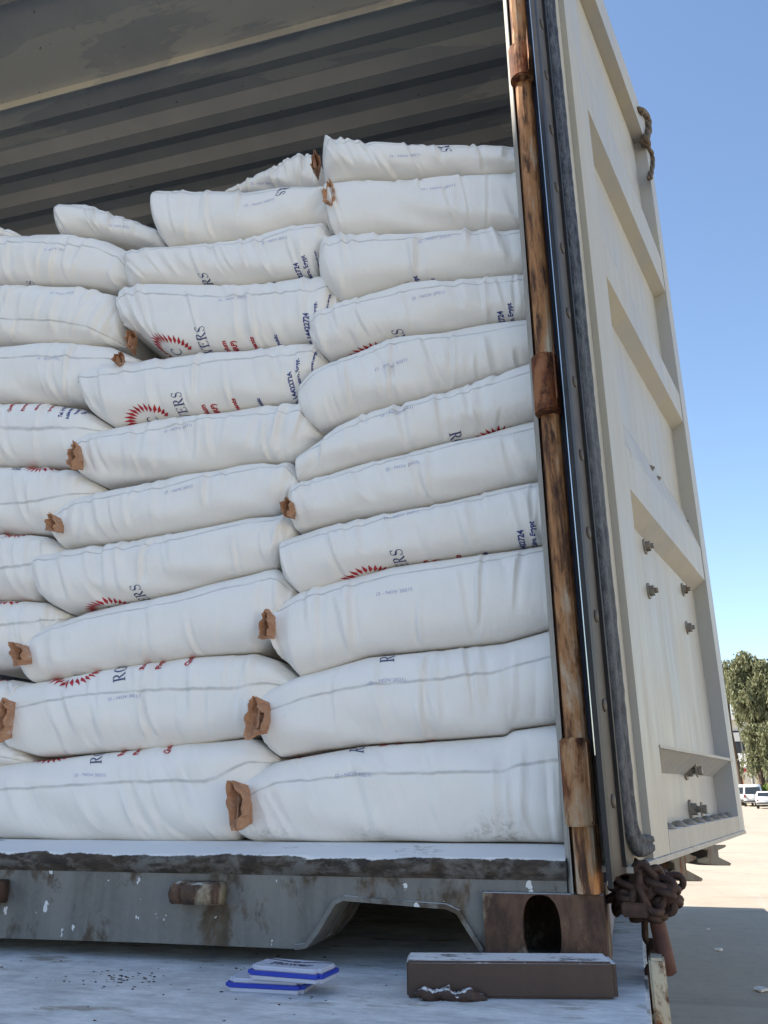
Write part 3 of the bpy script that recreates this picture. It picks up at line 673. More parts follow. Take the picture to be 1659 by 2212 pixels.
    uv[:, :, 1] = vv[None, :]-seamv[:, None]+.5
    base = (float(np.mean(mid[:, 0])), Yc+DEPTH*.5, float(Bt[:, 1].min()))
    root = empty('sack', base, label, 'sack', group)
    obj('sack_body', (V, fc, uv.reshape(-1, 2)), M[mat], root, True)
    g = Bag(); g.root = root; g.G = G; g.W = Wd; g.idx = idx; g.nT = nT
    arc = np.zeros((NS, nT)); arc[:, 1:] = np.cumsum(np.linalg.norm(np.diff(G, axis=1), axis=2), axis=1); g.arc = arc
    pu, pv = projn(G[:, :NF].reshape(-1, 3)) if False else (None, None)
    P = G[:, :NF]-CAM; zz = P@FW; g.pu = 829.5+F*(P@RX)/zz; g.pv = 1106-F*(P@UP)/zz
    return g
def anchor(g, U, V):
    d = (g.pu-U)**2+(g.pv-V)**2; i, j = np.unravel_index(np.argmin(d), d.shape)
    return i/(NS-1), g.arc[i, j]
def surf(g, s, l, off):
    """point on the sack at length fraction s and distance l round its section"""
    f = np.clip(s, .001, .999)*(NS-1); i = int(f); fi = f-i; out = []
    for ii in (i, min(i+1, NS-1)):
        a = g.arc[ii]
        l2 = l
        if l < 0:     # run on below the front crease, over the underside
            out.append(g.G[ii, 0]+np.array([0, -l, 0.0])); continue
        out.append(np.array([np.interp(l2, a, g.G[ii, :, k]) for k in range(3)]))
    p = out[0]*(1-fi)+out[1]*fi
    return p
def wrap(g, bmf, s0, l0, mode, off=.0007):
    """lay flat print geometry (x along reading, y up the glyph) onto the sack"""
    co = np.array([v.co[:2] for v in bmf.verts]); out = []
    for x, y in co:
        if mode == 'up': ds, dl = -y, x
        elif mode == 'down': ds, dl = y, -x
        else: ds, dl = x, y
        s, l = s0+ds/g.W, l0+dl
        p = surf(g, s, l, 0); a = surf(g, s+.006, l, 0); b = surf(g, s-.006, l, 0); c = surf(g, s, l+.003, 0); d = surf(g, s, l-.003, 0)
        n = np.cross(a-b, c-d); L = np.linalg.norm(n); n = n/L if L > 1e-9 else np.array([0, -1, 0])
        out.append(p+n*off)
    return np.array(out)
def finish_flat(bm, maxlen=.005):
    bmesh.ops.triangulate(bm, faces=bm.faces)
    for _ in range(5):
        es = [e for e in bm.edges if e.calc_length() > maxlen]
        if not es: break
        bmesh.ops.subdivide_edges(bm, edges=es, cuts=1, use_grid_fill=False); bmesh.ops.triangulate(bm, faces=bm.faces)
    return bm
def sans(txt, size, bold=.0):
    tc = bpy.data.curves.new('t', 'FONT'); tc.body = txt; tc.size = size; tc.offset = bold*size; tc.resolution_u = 2
    to = bpy.data.objects.new('t', tc); me = bpy.data.meshes.new_from_object(to); bm = B(); bm.from_mesh(me)
    bpy.data.objects.remove(to); bpy.data.meshes.remove(me); bmesh.ops.remove_doubles(bm, verts=bm.verts, dist=1e-6); return bm
def band(bm, pts, ws):
    pts = [Vector((*p, 0)) for p in pts]; L = []; R = []
    for i, p in enumerate(pts):
        t = (pts[min(i+1, len(pts)-1)]-pts[max(i-1, 0)]).normalized(); n = Vector((-t.y, t.x, 0)); w = ws[i] if hasattr(ws, '__len__') else ws
        L.append(bm.verts.new(p+n*w/2)); R.append(bm.verts.new(p-n*w/2))
    for i in range(len(pts)-1): bm.faces.new((L[i], R[i], R[i+1], L[i+1]))
def serif(word, h):
    """roman capitals drawn with thick and thin strokes; h = cap height"""
    bm = B(); x = 0; tk, tn = .15, .055
    def bar(x0, y0, x1, y1, w): band(bm, [(x+x0, y0), (x+x1, y1)], w)
    def arc(cx, cy, rx, ry, a0, a1, n=14, w0=tn, w1=tk):
        P = []; Wt = []
        for i in range(n+1):
            a = a0+(a1-a0)*i/n; P.append((x+cx+rx*math.cos(a), cy+ry*math.sin(a))); Wt.append(w0+(w1-w0)*abs(math.cos(a)))
        band(bm, P, Wt)
    for ch in word:
        if ch == 'E':
            bar(.17, 0, .17, 1, tk); bar(0, .028, .66, .028, tn); bar(0, .972, .63, .972, tn); bar(.2, .52, .5, .52, tn); bar(.64, 0, .66, .24, .05); bar(.61, .78, .61, 1, .05); bar(.5, .4, .5, .64, .05); w = .74
        elif ch == 'R':
            bar(.17, 0, .17, 1, tk); bar(0, .028, .34, .028, tn); bar(0, .972, .36, .972, tn); arc(.33, .74, .24, .235, math.pi/2, -math.pi/2); bar(.2, .505, .36, .505, tn); band(bm, [(x+.36, .5), (x+.55, .2), (x+.74, .01)], [.1, .15, .1]); bar(.6, .025, .84, .025, tn); w = .84
        elif ch == 'S':
            P = []; 
            for i in range(29):
                t = i/28
                if t < .5: a = math.pi*.15+t*2*math.pi*1.25; P.append((x+.28+.2*math.cos(a), .745+.22*math.sin(a)))
                else: a = math.pi*.5-(t-.5)*2*math.pi*1.3; P.append((x+.28+.23*math.cos(a), .27+.25*math.sin(a)))
            Wt = [.055+.1*math.exp(-((i/28-.48)/.13)**2) for i in range(29)]; band(bm, P, Wt); bar(.48, .74, .48, .98, .05); bar(.05, .02, .05, .27, .05); w = .6
        elif ch == 'O': arc(.4, .5, .34, .46, 0, 2*math.pi, 28); w = .84
        elif ch == 'V': band(bm, [(x+.12, .97), (x+.4, 0)], .15); band(bm, [(x+.7, .97), (x+.4, 0)], .06); bar(0, .972, .3, .972, tn); bar(.56, .972, .84, .972, tn); w = .82
        x += w+.07
    bmesh.ops.scale(bm, verts=bm.verts, vec=(h, h, 1)); return bm, x*h
CACHE = {}
def flat(kind, txt, size):
    k = (kind, txt, size)
    if k not in CACHE:
        bm = serif(txt, size)[0] if kind == 'serif' else sans(txt, size, {'bold': .035, 'stamp': -.004}.get(kind, .012))
        finish_flat(bm); me = bpy.data.meshes.new('glyphs'); bm.to_mesh(me); bm.free(); CACHE[k] = (me, max(v.co.x for v in me.vertices))
    me, wd = CACHE[k]; b = B(); b.from_mesh(me); return b, wd
class Print:
    def __init__(s, g): s.g = g; s.L = []
    def add(s, bmf, s0, l0, mode):
        c = wrap(s.g, bmf, s0, l0, mode); s.L.append((c, [tuple(v.index for v in f.verts) for f in bmf.faces])); bmf.free()
    def build(s, name, mat):
        for i, (c, f) in enumerate(s.L): obj(name if (i == 0 or 'logo' not in name) else 'printed_line', (c, f), mat, s.g.root)
def shift(bm, dx, dy):
    bmesh.ops.translate(bm, verts=bm.verts, vec=(dx, dy, 0)); return bm
def fan(a0=-1.2, a1=4.35, n=26):
    """ring of red feathers open at one side, and the curl inside it, in reading coordinates"""
    bm = B(); bc = B()
    for k in range(n):
        a = a0+(a1-a0)*k/(n-1); L = .0255*(.6+.4*math.sin(math.pi*k/(n-1))); c = Vector((math.cos(a)*.9, math.sin(a), 0)); r0 = .0290
        t = Vector((-c.y, c.x, 0)); tip = c*(r0+L)+t*.004; m = c*(r0+L*.45); w = .0037
        v = [bm.verts.new(p) for p in (c*r0, m-t*w, tip, m+t*w)]; bm.faces.new(v)
    P = [(.013*math.cos(t)*(.4+t*.12), .013*math.sin(t)*(.4+t*.12)) for t in np.linspace(0, 5.2, 26)]
    band(bc, P, [.0012+.0012*math.sin(i/25*math.pi) for i in range(26)])
    return finish_flat(bm), finish_flat(bc)
def label_end(g, U, V, flip=False, what='logo ers red phone'):
    """printed face turned under: the ends of the lines show, reading upwards"""
    s0, l0 = anchor(g, U, V); sg = -1 if flip else 1; md = 'down' if flip else 'up'; k = g.W
    bl, rd, nv = Print(g), Print(g), Print(g); H = .0200
    b, wd = flat('serif', 'ROVERS', H)
    if flip: bl.add(shift(b, .002, -H/2), s0, l0, md)
    elif 'ers' in what: bl.add(shift(b, -wd, -H/2), s0, l0, md)
    if 'logo' in what:
        f, c = fan()
        if flip: shift(f, .115, 0); shift(c, .105, 0)
        rd.add(shift(f, -.057, 0), s0-sg*.122, l0, md); bl.add(shift(c, -.050, 0), s0-sg*.122, l0, md)
    if 'red' in what:
        for t, ds, dl in (('Rutile Titanium', .075, -.034), ('Pigment (MRP)', .110, -.036), ('Quality Pigments', .185, -.031)):
            b, wd = flat('bold', t, .0145); rd.add(shift(b, -wd+dl, -.005), s0+sg*ds, l0, md)
    if 'phone' in what:
        for t, ds, dl, sz in (('Made in the Arab Republic', .275, -.034, .0105), ('Tel: (+20) 14422724', .402, .004, .0135), ('Industrial Zone, Cairo, Egypt', .440, .016, .0115), ('info@rovers.egypt', .505, .006, .0095)):
            b, wd = flat('bold', t, sz); nv.add(shift(b, -wd+dl, -sz*.35), s0+sg*ds, l0, md)
    bl.build('printed_name', M['blue']); rd.build('printed_logo', M['red']); nv.build('printed_address', M['navy'])
def label_start(g, U, V, what='logo ro red'):
    """printed face turned up: only the beginnings of the lines show over the top edge"""
    s0, l0 = anchor(g, U, V); bl, rd = Print(g), Print(g); H = .0215
    if 'ro' in what:
        b, wd = flat('serif', 'ROVERS', H); bl.add(shift(b, 0, -H/2), s0, l0, 'up')
    if 'logo' in what:
        f, c = fan(); rd.add(shift(f, .050, 0), s0-.125, l0, 'up'); bl.add(shift(c, .045, 0), s0-.125, l0, 'up')
    if 'red' in what:
        for t, ds, dl in (('Rutile', .065, .014), ('Pigment', .105, .014), ('Quality', .185, .015)):
            b, wd = flat('bold', t, .0150); rd.add(shift(b, dl, -.005), s0+ds, l0, 'up')
    bl.build('printed_name', M['blue']); rd.build('printed_logo', M['red'])
def datestamp(g, U, V, k=1., txt='(2 - NOV 2021)'):
    s0, l0 = anchor(g, U, V); p = Print(g); b, wd = flat('stamp', txt, .0085*k); p.add(shift(b, -wd/2, -.003), s0, l0, 'h'); p.build('date_stamp', M['stamp'])
def valve(g, U, V, w, h, Y, seed, tilt=0, fl=1):
    """torn brown paper spout at the sack's corner, its crumpled mouth towards the viewer (w, h in picture units)"""
    rng = random.Random(seed); c = Vector(aty(U, V, Y-.012)); dist = (c-Vector(CAM)).dot(Vector(FW)); c = c+Vector((.003, .008, 0)); W, H = w*.42*dist/F, h*.45*dist/F
    b = B(); n = 22; W *= .88
    base = []
    pull = [1+.16*math.sin(3*2*math.pi*k/n+seed)+rng.uniform(-.10, .10) for k in range(n)]
    def lens(k, wx, hz, pinch): a = 2*math.pi*k/n+math.pi/2; x = math.cos(a); return x*abs(math.sin(a)*.0+1)**1*wx*(1-pinch*abs(math.sin(a))**3), math.sin(a)*hz
    rings = []
    for ri, (dx, wx, hz, dy, jit) in enumerate(((.75, .28, .80, .034, .0), (.55, .55, .90, .018, .3), (.1, .95, 1.0, .002, 1), (-.05, 1.0, 1.0, -.006, 1.15), (-.03, .90, .94, -.004, 1.1), (.15, .66, .78, .010, .8), (.35, .42, .6, .024, .4), (.5, .15, .35, .03, .1))):
        ring = []
        for k in range(n):
            x, z = lens(k, W*wx, H*hz, .55); p = 1+(pull[k]-1)*jit
            if ri in (2, 3, 4) and k in (8, 9): p *= 1.22          # the pulled-out lower flap
            x = x*p+dx*W; z *= p
            ring.append(b.verts.new(c+Vector((fl*x-z*math.tan(tilt)*.8, dy+(.005*math.sin(k*1.9+seed) if 1 < ri < 5 else 0), z))))
        rings.append(ring)
    for A_, B_ in zip(rings[:-1], rings[1:]):
        for k in range(n): b.faces.new((A_[k], A_[(k+1) % n], B_[(k+1) % n], B_[k]))
    b.faces.new(rings[-1])
    # loose inner flap across the mouth
    q = [b.verts.new(c+Vector((fl*W*x, y, H*z))) for x, y, z in ((.45, -.001, .7), (.5, -.002, -.5), (-.1, .006, -.75), (.05, .008, .1))]; b.faces.new(q)
    bmesh.ops.recalc_face_normals(b, faces=b.faces)
    bmesh.ops.subdivide_edges(b, edges=b.edges[:], cuts=1)
    for v in b.verts: v.co += Vector((rng.uniform(-1, 1), rng.uniform(-1, 1), rng.uniform(-1, 1)))*.0009
    obj('paper_valve', b, M['kraft'], g.root)
YR, YM, YL = .110, .122, .134; XR = -.0475
BAGS = [
 # idx, top, bottom, Y, seam, folds, label, extras
 ('R1', [(508, 1790), (515, 1700), (545, 1678), (600, 1645), (780, 1612), (1095, 1590), (1110, 1578), (1205, 1562), (1245, 1562)], [(508, 1795), (540, 1812), (560, 1819), (900, 1819), (1245, 1822)], YR, .60, 8, 'stained bottom sack on the container floor, right beside the post', dict(mat='bag_dirty', stamp=(763, 1669), start=(770, 1625), valve=(500, 1738, 50, 108, .04, .22))),
 ('R2', [(560, 1590), (563, 1512), (590, 1490), (650, 1460), (800, 1420), (1090, 1390), (1190, 1362), (1240, 1350)], [(562, 1592), (590, 1620), (612, 1637), (700, 1622), (800, 1610), (1095, 1590), (1110, 1578), (1240, 1560)], YR, .58, 9, 'clean sack with gaping brown paper corner, second from the floor beside the post', dict(stamp=(836, 1466), start=(835, 1432), valve=(543, 1548, 58, 88, .045, 0), what='ro')),
 ('R3', [(578, 1378), (580, 1328), (610, 1305), (655, 1277), (850, 1225), (1090, 1192), (1170, 1180), (1230, 1170)], [(580, 1380), (610, 1420), (655, 1467), (800, 1420), (1090, 1390), (1190, 1362), (1235, 1350)], YR, .74, 9, 'sack with small ragged brown corner, third from the floor beside the post', dict(stamp=(850, 1275), valve=(566, 1350, 30, 66, .05, 0))),
 ('R4', [(606, 1240), (612, 1170), (700, 1142), (900, 1100), (1165, 1042), (1225, 1030)], [(606, 1240), (630, 1265), (655, 1288), (760, 1255), (850, 1226), (1090, 1192), (1170, 1180), (1230, 1170)], YR, .70, 10, 'sack with half a red fan logo and phone number, fourth from floor beside the post', dict(stamp=(868, 1113), end=(853, 1188))),
 ('R5', [(624, 1118), (628, 1062), (660, 1040), (700, 1030), (860, 987), (1090, 930), (1155, 915), (1215, 905)], [(626, 1120), (636, 1142), (645, 1152), (760, 1125), (900, 1100), (1165, 1042), (1225, 1030)], YR, .68, 11, 'plain sack with torn tan corner flap, fifth from the floor beside the post', dict(stamp=(870, 1008), valve=(612, 1094, 30, 44, .05, 0))),
 ('R6', [(636, 1015), (645, 985), (690, 955), (730, 925), (800, 895), (1000, 840), (1145, 790), (1205, 770)], [(638, 1017), (645, 1046), (760, 1012), (860, 987), (1090, 930), (1155, 915), (1215, 905)], YR, .62, 15, 'sack printed upside down with red feathers near the post, sixth from the floor', dict(stamp=(858, 893), flip=(982, 930))),
 ('R7', [(636, 878), (645, 838), (680, 805), (720, 783), (850, 735), (1000, 712), (1140, 692), (1200, 684)], [(638, 880), (665, 915), (690, 932), (800, 895), (1000, 840), (1145, 790), (1205, 770)], YR, .66, 16, 'plain creased unprinted sack, seventh from the floor beside the post', dict(stamp=(845, 795))),
 ('R8', [(664, 738), (668, 690), (710, 668), (750, 652), (880, 617), (1000, 605), (1135, 597), (1195, 592)], [(666, 740), (690, 762), (706, 776), (780, 758), (850, 736), (1000, 712), (1140, 692), (1200, 684)], YR, .62, 20, 'creased sack lettered RS, eighth from the floor in the stack beside the post', dict(stamp=(925, 636), end=(856, 712))),
 ('R9', [(683, 600), (690, 545), (700, 517), (780, 512), (900, 508), (1010, 500), (1120, 500), (1190, 500)], [(685, 602), (715, 640), (742, 656), (810, 636), (880, 617), (1000, 605), (1135, 597), (1195, 592)], YR, .64, 13, 'plain boxy sack, ninth from the floor in the stack beside the post', dict(stamp=(938, 514), end=(560, 640), what='phone')),
 ('R10', [(706, 478), (700, 430), (697, 402), (760, 394), (900, 392), (1010, 380), (1110, 375), (1175, 372)], [(708, 480), (716, 505), (725, 519), (800, 514), (900, 508), (1010, 500), (1120, 500), (1190, 500)], YR, .80, 6, 'smooth full sack with orange-brown paper corner, second from top beside the post', dict(stamp=(946, 405), valve=(706, 415, 34, 62, .06, 0))),
 ('R11', [(692, 390), (694, 350), (701, 308), (730, 310), (780, 318), (900, 322), (1000, 321), (1110, 322), (1170, 322)], [(693, 392), (720, 396), (800, 394), (900, 392), (1010, 380), (1110, 375), (1175, 372)], YR, .62, 8, 'topmost sack beside the post, its peaked corner against the dark roof', dict(stamp=(875, 337), endtop=(962, 322))),
 ('M1', [(-120, 1760), (-100, 1690), (0, 1652), (100, 1642), (350, 1612), (480, 1600), (545, 1594), (575, 1612), (608, 1640), (606, 1645)], [(-120, 1765), (-60, 1795), (20, 1812), (300, 1820), (480, 1821), (520, 1818), (560, 1760), (606, 1650)], YM, .55, 12, 'floor-level sack of the middle stack, top of red logo and letters RO showing', dict(stamp=(196, 1673), start=(207, 1652))),
 ('M2', [(4, 1590), (8, 1500), (60, 1480), (200, 1452), (400, 1420), (560, 1412), (600, 1426), (655, 1472), (640, 1490)], [(5, 1592), (40, 1620), (100, 1637), (300, 1622), (440, 1610), (540, 1592), (580, 1560), (635, 1495)], YM, .56, 13, 'sack with letter R and violet stamp, second from the floor in the middle stack', dict(stamp=(268, 1504), start=(258, 1475), valve=(-2, 1552, 26, 95, .06, 0))),
 ('M3', [(48, 1425), (52, 1385), (120, 1350), (200, 1322), (400, 1280), (520, 1248), (600, 1228), (625, 1250), (655, 1292), (645, 1300)], [(48, 1430), (65, 1460), (80, 1477), (200, 1458), (300, 1442), (440, 1420), (560, 1412), (610, 1370), (645, 1305)], YM, .70, 10, 'plain sack with long brown left corner, third from the floor in the middle stack', dict(valve=(28, 1410, 42, 52, .06, .5))),
 ('M4', [(76, 1272), (88, 1204), (140, 1192), (200, 1182), (400, 1152), (540, 1120), (600, 1116), (622, 1110), (645, 1142), (640, 1160)], [(78, 1274), (110, 1305), (150, 1327), (250, 1310), (350, 1292), (480, 1262), (600, 1229), (606, 1215), (640, 1162)], YM, .70, 16, 'puckered sack with red logo tip and RS, fourth from floor in the middle stack', dict(end=(290, 1265), what='logo ers')),
 ('M5', [(112, 1145), (122, 1110), (170, 1080), (200, 1070), (400, 1030), (520, 1008), (630, 1000), (645, 1022), (662, 1050), (655, 1060)], [(113, 1147), (125, 1170), (140, 1187), (280, 1170), (400, 1152), (540, 1122), (595, 1116), (625, 1090), (655, 1062)], YM, .66, 11, 'plain sack with brown left corner, fifth from the floor in the middle stack', dict(stamp=(385, 1056), valve=(104, 1128, 32, 44, .06, .3))),
 ('M6', [(155, 1008), (160, 955), (200, 938), (250, 927), (450, 895), (560, 882), (660, 875), (680, 905), (694, 936), (690, 945)], [(157, 1010), (185, 1035), (225, 1052), (310, 1040), (400, 1031), (520, 1010), (630, 1001), (650, 985), (690, 947)], YM, .64, 14, 'creased sack with upright brown left corner, sixth from floor in the middle stack', dict(stamp=(382, 925), valve=(150, 982, 24, 62, .06, 0))),
 ('M7', [(170, 860), (178, 802), (230, 790), (400, 772), (540, 757), (680, 741), (692, 755), (706, 778), (700, 785)], [(172, 862), (205, 900), (248, 927), (350, 912), (450, 896), (560, 883), (640, 873), (670, 825), (702, 790)], YM, .60, 11, 'sack with large red logo and ERS, seventh from floor in the middle stack', dict(end=(378, 850))),
 ('M8', [(246, 690), (256, 628), (300, 614), (380, 616), (500, 620), (600, 608), (722, 598), (733, 630), (744, 655), (740, 660)], [(248, 692), (310, 735), (345, 757), (375, 770), (500, 760), (600, 750), (680, 741), (705, 700), (742, 662)], YM, .60, 22, 'heavily creased sack with biggest red logo and Cairo address, eighth from the floor', dict(stamp=(500, 645), end=(428, 706))),
 ('M9', [(262, 610), (270, 550), (320, 540), (450, 530), (550, 515), (640, 492), (698, 483), (708, 500), (718, 518), (714, 525)], [(264, 612), (285, 618), (320, 616), (420, 620), (500, 620), (600, 608), (680, 600), (690, 570), (716, 530)], YM, .66, 16, 'wrinkled sack with puckered upper right corner, just above the biggest red logo sack', dict(stamp=(592, 521), end=(436, 590), what='ers phone')),
 ('M10', [(327, 480), (331, 418), (360, 418), (500, 418), (600, 412), (702, 403), (708, 440), (714, 500), (712, 505)], [(329, 482), (342, 515), (360, 537), (450, 531), (550, 516), (640, 493), (700, 484), (705, 505), (713, 508)], YM, .72, 6, 'smooth boxy sack with two faint stamps, top one of the middle stack', dict(stamp=(562, 441), endtop=(607, 415))),
 ('B1', [(470, 412), (520, 398), (600, 368), (640, 348), (668, 338), (685, 350), (700, 380)], [(472, 416), (560, 420), (640, 420), (690, 418), (702, 385)], YM+.16, .60, 16, 'slanting wrinkled sack behind the stacks, brown corner against the dark roof', dict(valve=(677, 345, 30, 56, .10, .1), stamp=(566, 396))),
 ('L10', [(118, 505), (122, 470), (135, 450), (160, 447), (200, 456), (260, 474), (335, 497), (350, 520)], [(120, 508), (150, 516), (230, 520), (300, 530), (350, 536), (352, 530)], YL+.02, .62, 8, 'sack tilted down to the right on top of the left stack', dict(stamp=(258, 489))),
 ('L9', [(-170, 560), (-140, 530), (0, 516), (80, 510), (150, 511), (230, 522), (275, 545), (290, 600)], [(-170, 570), (-100, 612), (0, 618), (100, 617), (180, 620), (250, 625), (288, 606)], YL, .58, 20, 'wrinkled sack high in the left stack with letter S at its lower edge', dict(stamp=(116, 537), end=(62, 605), what='ers')),
 ('L8', [(-180, 700), (-150, 650), (0, 620), (80, 618), (180, 624), (250, 640), (262, 690), (258, 735)], [(-180, 720), (-100, 740), (0, 746), (100, 744), (200, 748), (258, 745)], YL, .38, 26, 'bluish heavily creased left-edge sack with a torn brown corner at its right end', dict(stamp=(134, 636), valve=(276, 730, 34, 52, .10, 0))),
 ('L7', [(-190, 820), (-150, 770), (0, 752), (80, 744), (160, 743), (240, 752), (300, 775), (302, 800)], [(-190, 830), (-100, 868), (0, 873), (90, 875), (180, 876), (240, 850), (300, 803)], YL, .58, 6, 'smooth left-edge sack with a folded brown corner lying on its right end', dict(stamp=(105, 775), valve=(250, 772, 36, 32, .075, 0))),
 ('L6', [(-200, 950), (-170, 900), (0, 874), (90, 874), (180, 885), (245, 925), (242, 940)], [(-200, 965), (-100, 1005), (0, 1011), (90, 1012), (165, 1012), (200, 990), (240, 945)], YL, .52, 7, 'left-edge sack with small blue address lines along its top', dict(addr=(145, 892))),
 ('L5', [(-210, 1085), (-170, 1035), (0, 1012), (90, 1012), (160, 1016), (225, 1055), (222, 1065)], [(-210, 1100), (-100, 1148), (0, 1155), (60, 1156), (115, 1156), (160, 1130), (220, 1070)], YL, .45, 12, 'left-edge sack with red feather ring over its top edge and blue upside-down letters', dict(hang=(95, 1000))),
 ('L4', [(-220, 1230), (-180, 1180), (0, 1156), (60, 1156), (105, 1160), (155, 1190), (152, 1200)], [(-220, 1250), (-100, 1292), (0, 1300), (50, 1300), (85, 1300), (110, 1270), (150, 1205)], YL, .45, 11, 'left-edge sack with slanting red feathers, below the one with blue letters', dict(hang=(45, 1145))),
 ('L3', [(-230, 1370), (-190, 1325), (0, 1300), (60, 1298), (105, 1303), (152, 1328), (150, 1335)], [(-230, 1390), (-100, 1440), (0, 1450), (45, 1445), (80, 1435), (110, 1400), (148, 1340)], YL, .5, 9, 'shiny end of a left-edge sack behind the long brown paper corner', dict(hang=(25, 1290))),
 ('L2', [(-240, 1540), (-190, 1490), (0, 1468), (40, 1470), (85, 1478), (100, 1490), (98, 1500)], [(-240, 1550), (-100, 1590), (0, 1600), (40, 1600), (70, 1580), (90, 1540), (97, 1505)], YL, .5, 9, 'thin wedge of left-edge sack with red feathers, third up from the floor', dict(hang=(20, 1462))),
 ('L1', [(-250, 1620), (-190, 1600), (0, 1598), (30, 1605), (60, 1620), (85, 1645), (84, 1650)], [(-250, 1640), (-100, 1660), (-20, 1662), (20, 1658), (60, 1655), (84, 1652)], YL, .5, 5, 'small rounded sack end at the left edge above the floor-level sack', dict()),
 ('L11', [(-150, 520), (-120, 500), (0, 501), (25, 503), (45, 512), (48, 518)], [(-150, 530), (-60, 530), (0, 524), (30, 524), (48, 521)], YL+.02, .5, 3, 'sliver of the topmost left-stack sack at the very edge of the view', dict()),
]
for i, (nm, top, bot, Y, seam, folds, lab, ex) in enumerate(BAGS):
    right = nm[0] == 'R'
    g = make_bag(i+1, top, bot, Y, lab, seam, folds+8, 1.0, ex.get('mat', 'bag'), XR if right else None, end=(.028, .02 if right else .028))
    if 'stamp' in ex: datestamp(g, *ex['stamp'])
    if 'start' in ex: label_start(g, *ex['start'], what=ex.get('what', 'logo ro red'))
    if 'end' in ex: label_end(g, *ex['end'], what=ex.get('what', 'logo ers red phone'))
    if 'flip' in ex: label_end(g, *ex['flip'], flip=True, what='logo ers')
    if 'endtop' in ex:
        s0, l0 = anchor(g, *ex['endtop']); p = Print(g); b, wd = flat('serif', 'RS', .019); p.add(shift(b, -.018, -.009), s0, l0, 'down'); p.build('printed_name', M['blue'])
    if 'hang' in ex:
        s0, l0 = anchor(g, *ex['hang']); p = Print(g); q = Print(g); f, c = fan(); p.add(shift(f, .022, 0), s0, l0, 'up'); q.add(shift(c, .022, 0), s0, l0, 'up')
        if nm == 'L5': b, wd = flat('serif', 'ROVERS', .02); q.add(shift(b, -.028-.0*0, -.01), s0-.12, l0+.02, 'up'); 
        p.build('printed_logo', M['red']); q.build('printed_name', M['blue'])
    if 'addr' in ex:
        s0, l0 = anchor(g, *ex['addr']); p = Print(g); q = Print(g)
        for k, (t, ds, dl) in enumerate((('Tel: (+20) 14422724', 0, 0), ('Address: Industrial Zone', .03, -.006), ('Road 3, Cairo', .06, -.001), ('Egypt', .085, -.004))):
            b, wd = flat('bold', t, .0105); p.add(shift(b, dl, 0), s0+ds-.02, l0-.012, 'up')
        for t, ds in (('Quality Pigments', -.24), ('Pigment', -.18), ('Made in', -.12), ('Egypt', -.07)):
            b, wd = flat('bold', t, .012); q.add(shift(b, .0, 0), s0+ds, l0+.004, 'up')
        p.build('printed_address', M['navy']); q.build('printed_lines', M['red'])
    if 'valve' in ex:
        U, V, w_, h_, yv, tl = ex['valve']; valve(g, U, V, w_, h_, yv, i+50, tl, -1 if nm in ('L8', 'L7', 'B1') else 1)
# ------------------------------------------------------------------ street beyond
def far(U, V, D):       # point at distance D (metres along the yard) on the sight line
    return Vector(aty(U, V, D))
def face_frame(U, D):   # local frame on the ground facing the camera: origin, right, back
    p = Vector(aty(U, 1704, D)); p.z = GZ; bk = Vector((p.x-CAM[0], p.y-CAM[1], 0)).normalized(); rt = Vector((bk.y, -bk.x, 0)); return p, rt, bk
def fbox(b, fr, x0, x1, y0, y1, z0, z1):
    p, rt, bk = fr; q = lambda x, y, z: p+rt*x+bk*y+Vector((0, 0, z))
    hexa(b, [q(x0, y0, z0), q(x1, y0, z0), q(x1, y1, z0), q(x0, y1, z0), q(x0, y0, z1), q(x1, y0, z1), q(x1, y1, z1), q(x0, y1, z1)])
def fprof(b, fr, prof, x0, x1, x0t=None, x1t=None, zsplit=None):
    """side profile (y back, z) swept across the car's width"""
    p, rt, bk = fr; L = []; R = []; zs = max(z for _, z in prof)
    for y, z in prof:
        k = 0 if zsplit is None or z <= zsplit else (z-zsplit)/(zs-zsplit)
        L.append(b.verts.new(p+rt*(x0+.16*k)+bk*y+Vector((0, 0, z)))); R.append(b.verts.new(p+rt*(x1-.16*k)+bk*y+Vector((0, 0, z))))
    n = len(prof); b.faces.new(L); b.faces.new(R[::-1])
    for i in range(n): j = (i+1) % n; b.faces.new((L[j], L[i], R[i], R[j]))
    bmesh.ops.recalc_face_normals(b, faces=b.faces)
PXM = lambda D: (D+1.24)/1771*1.03
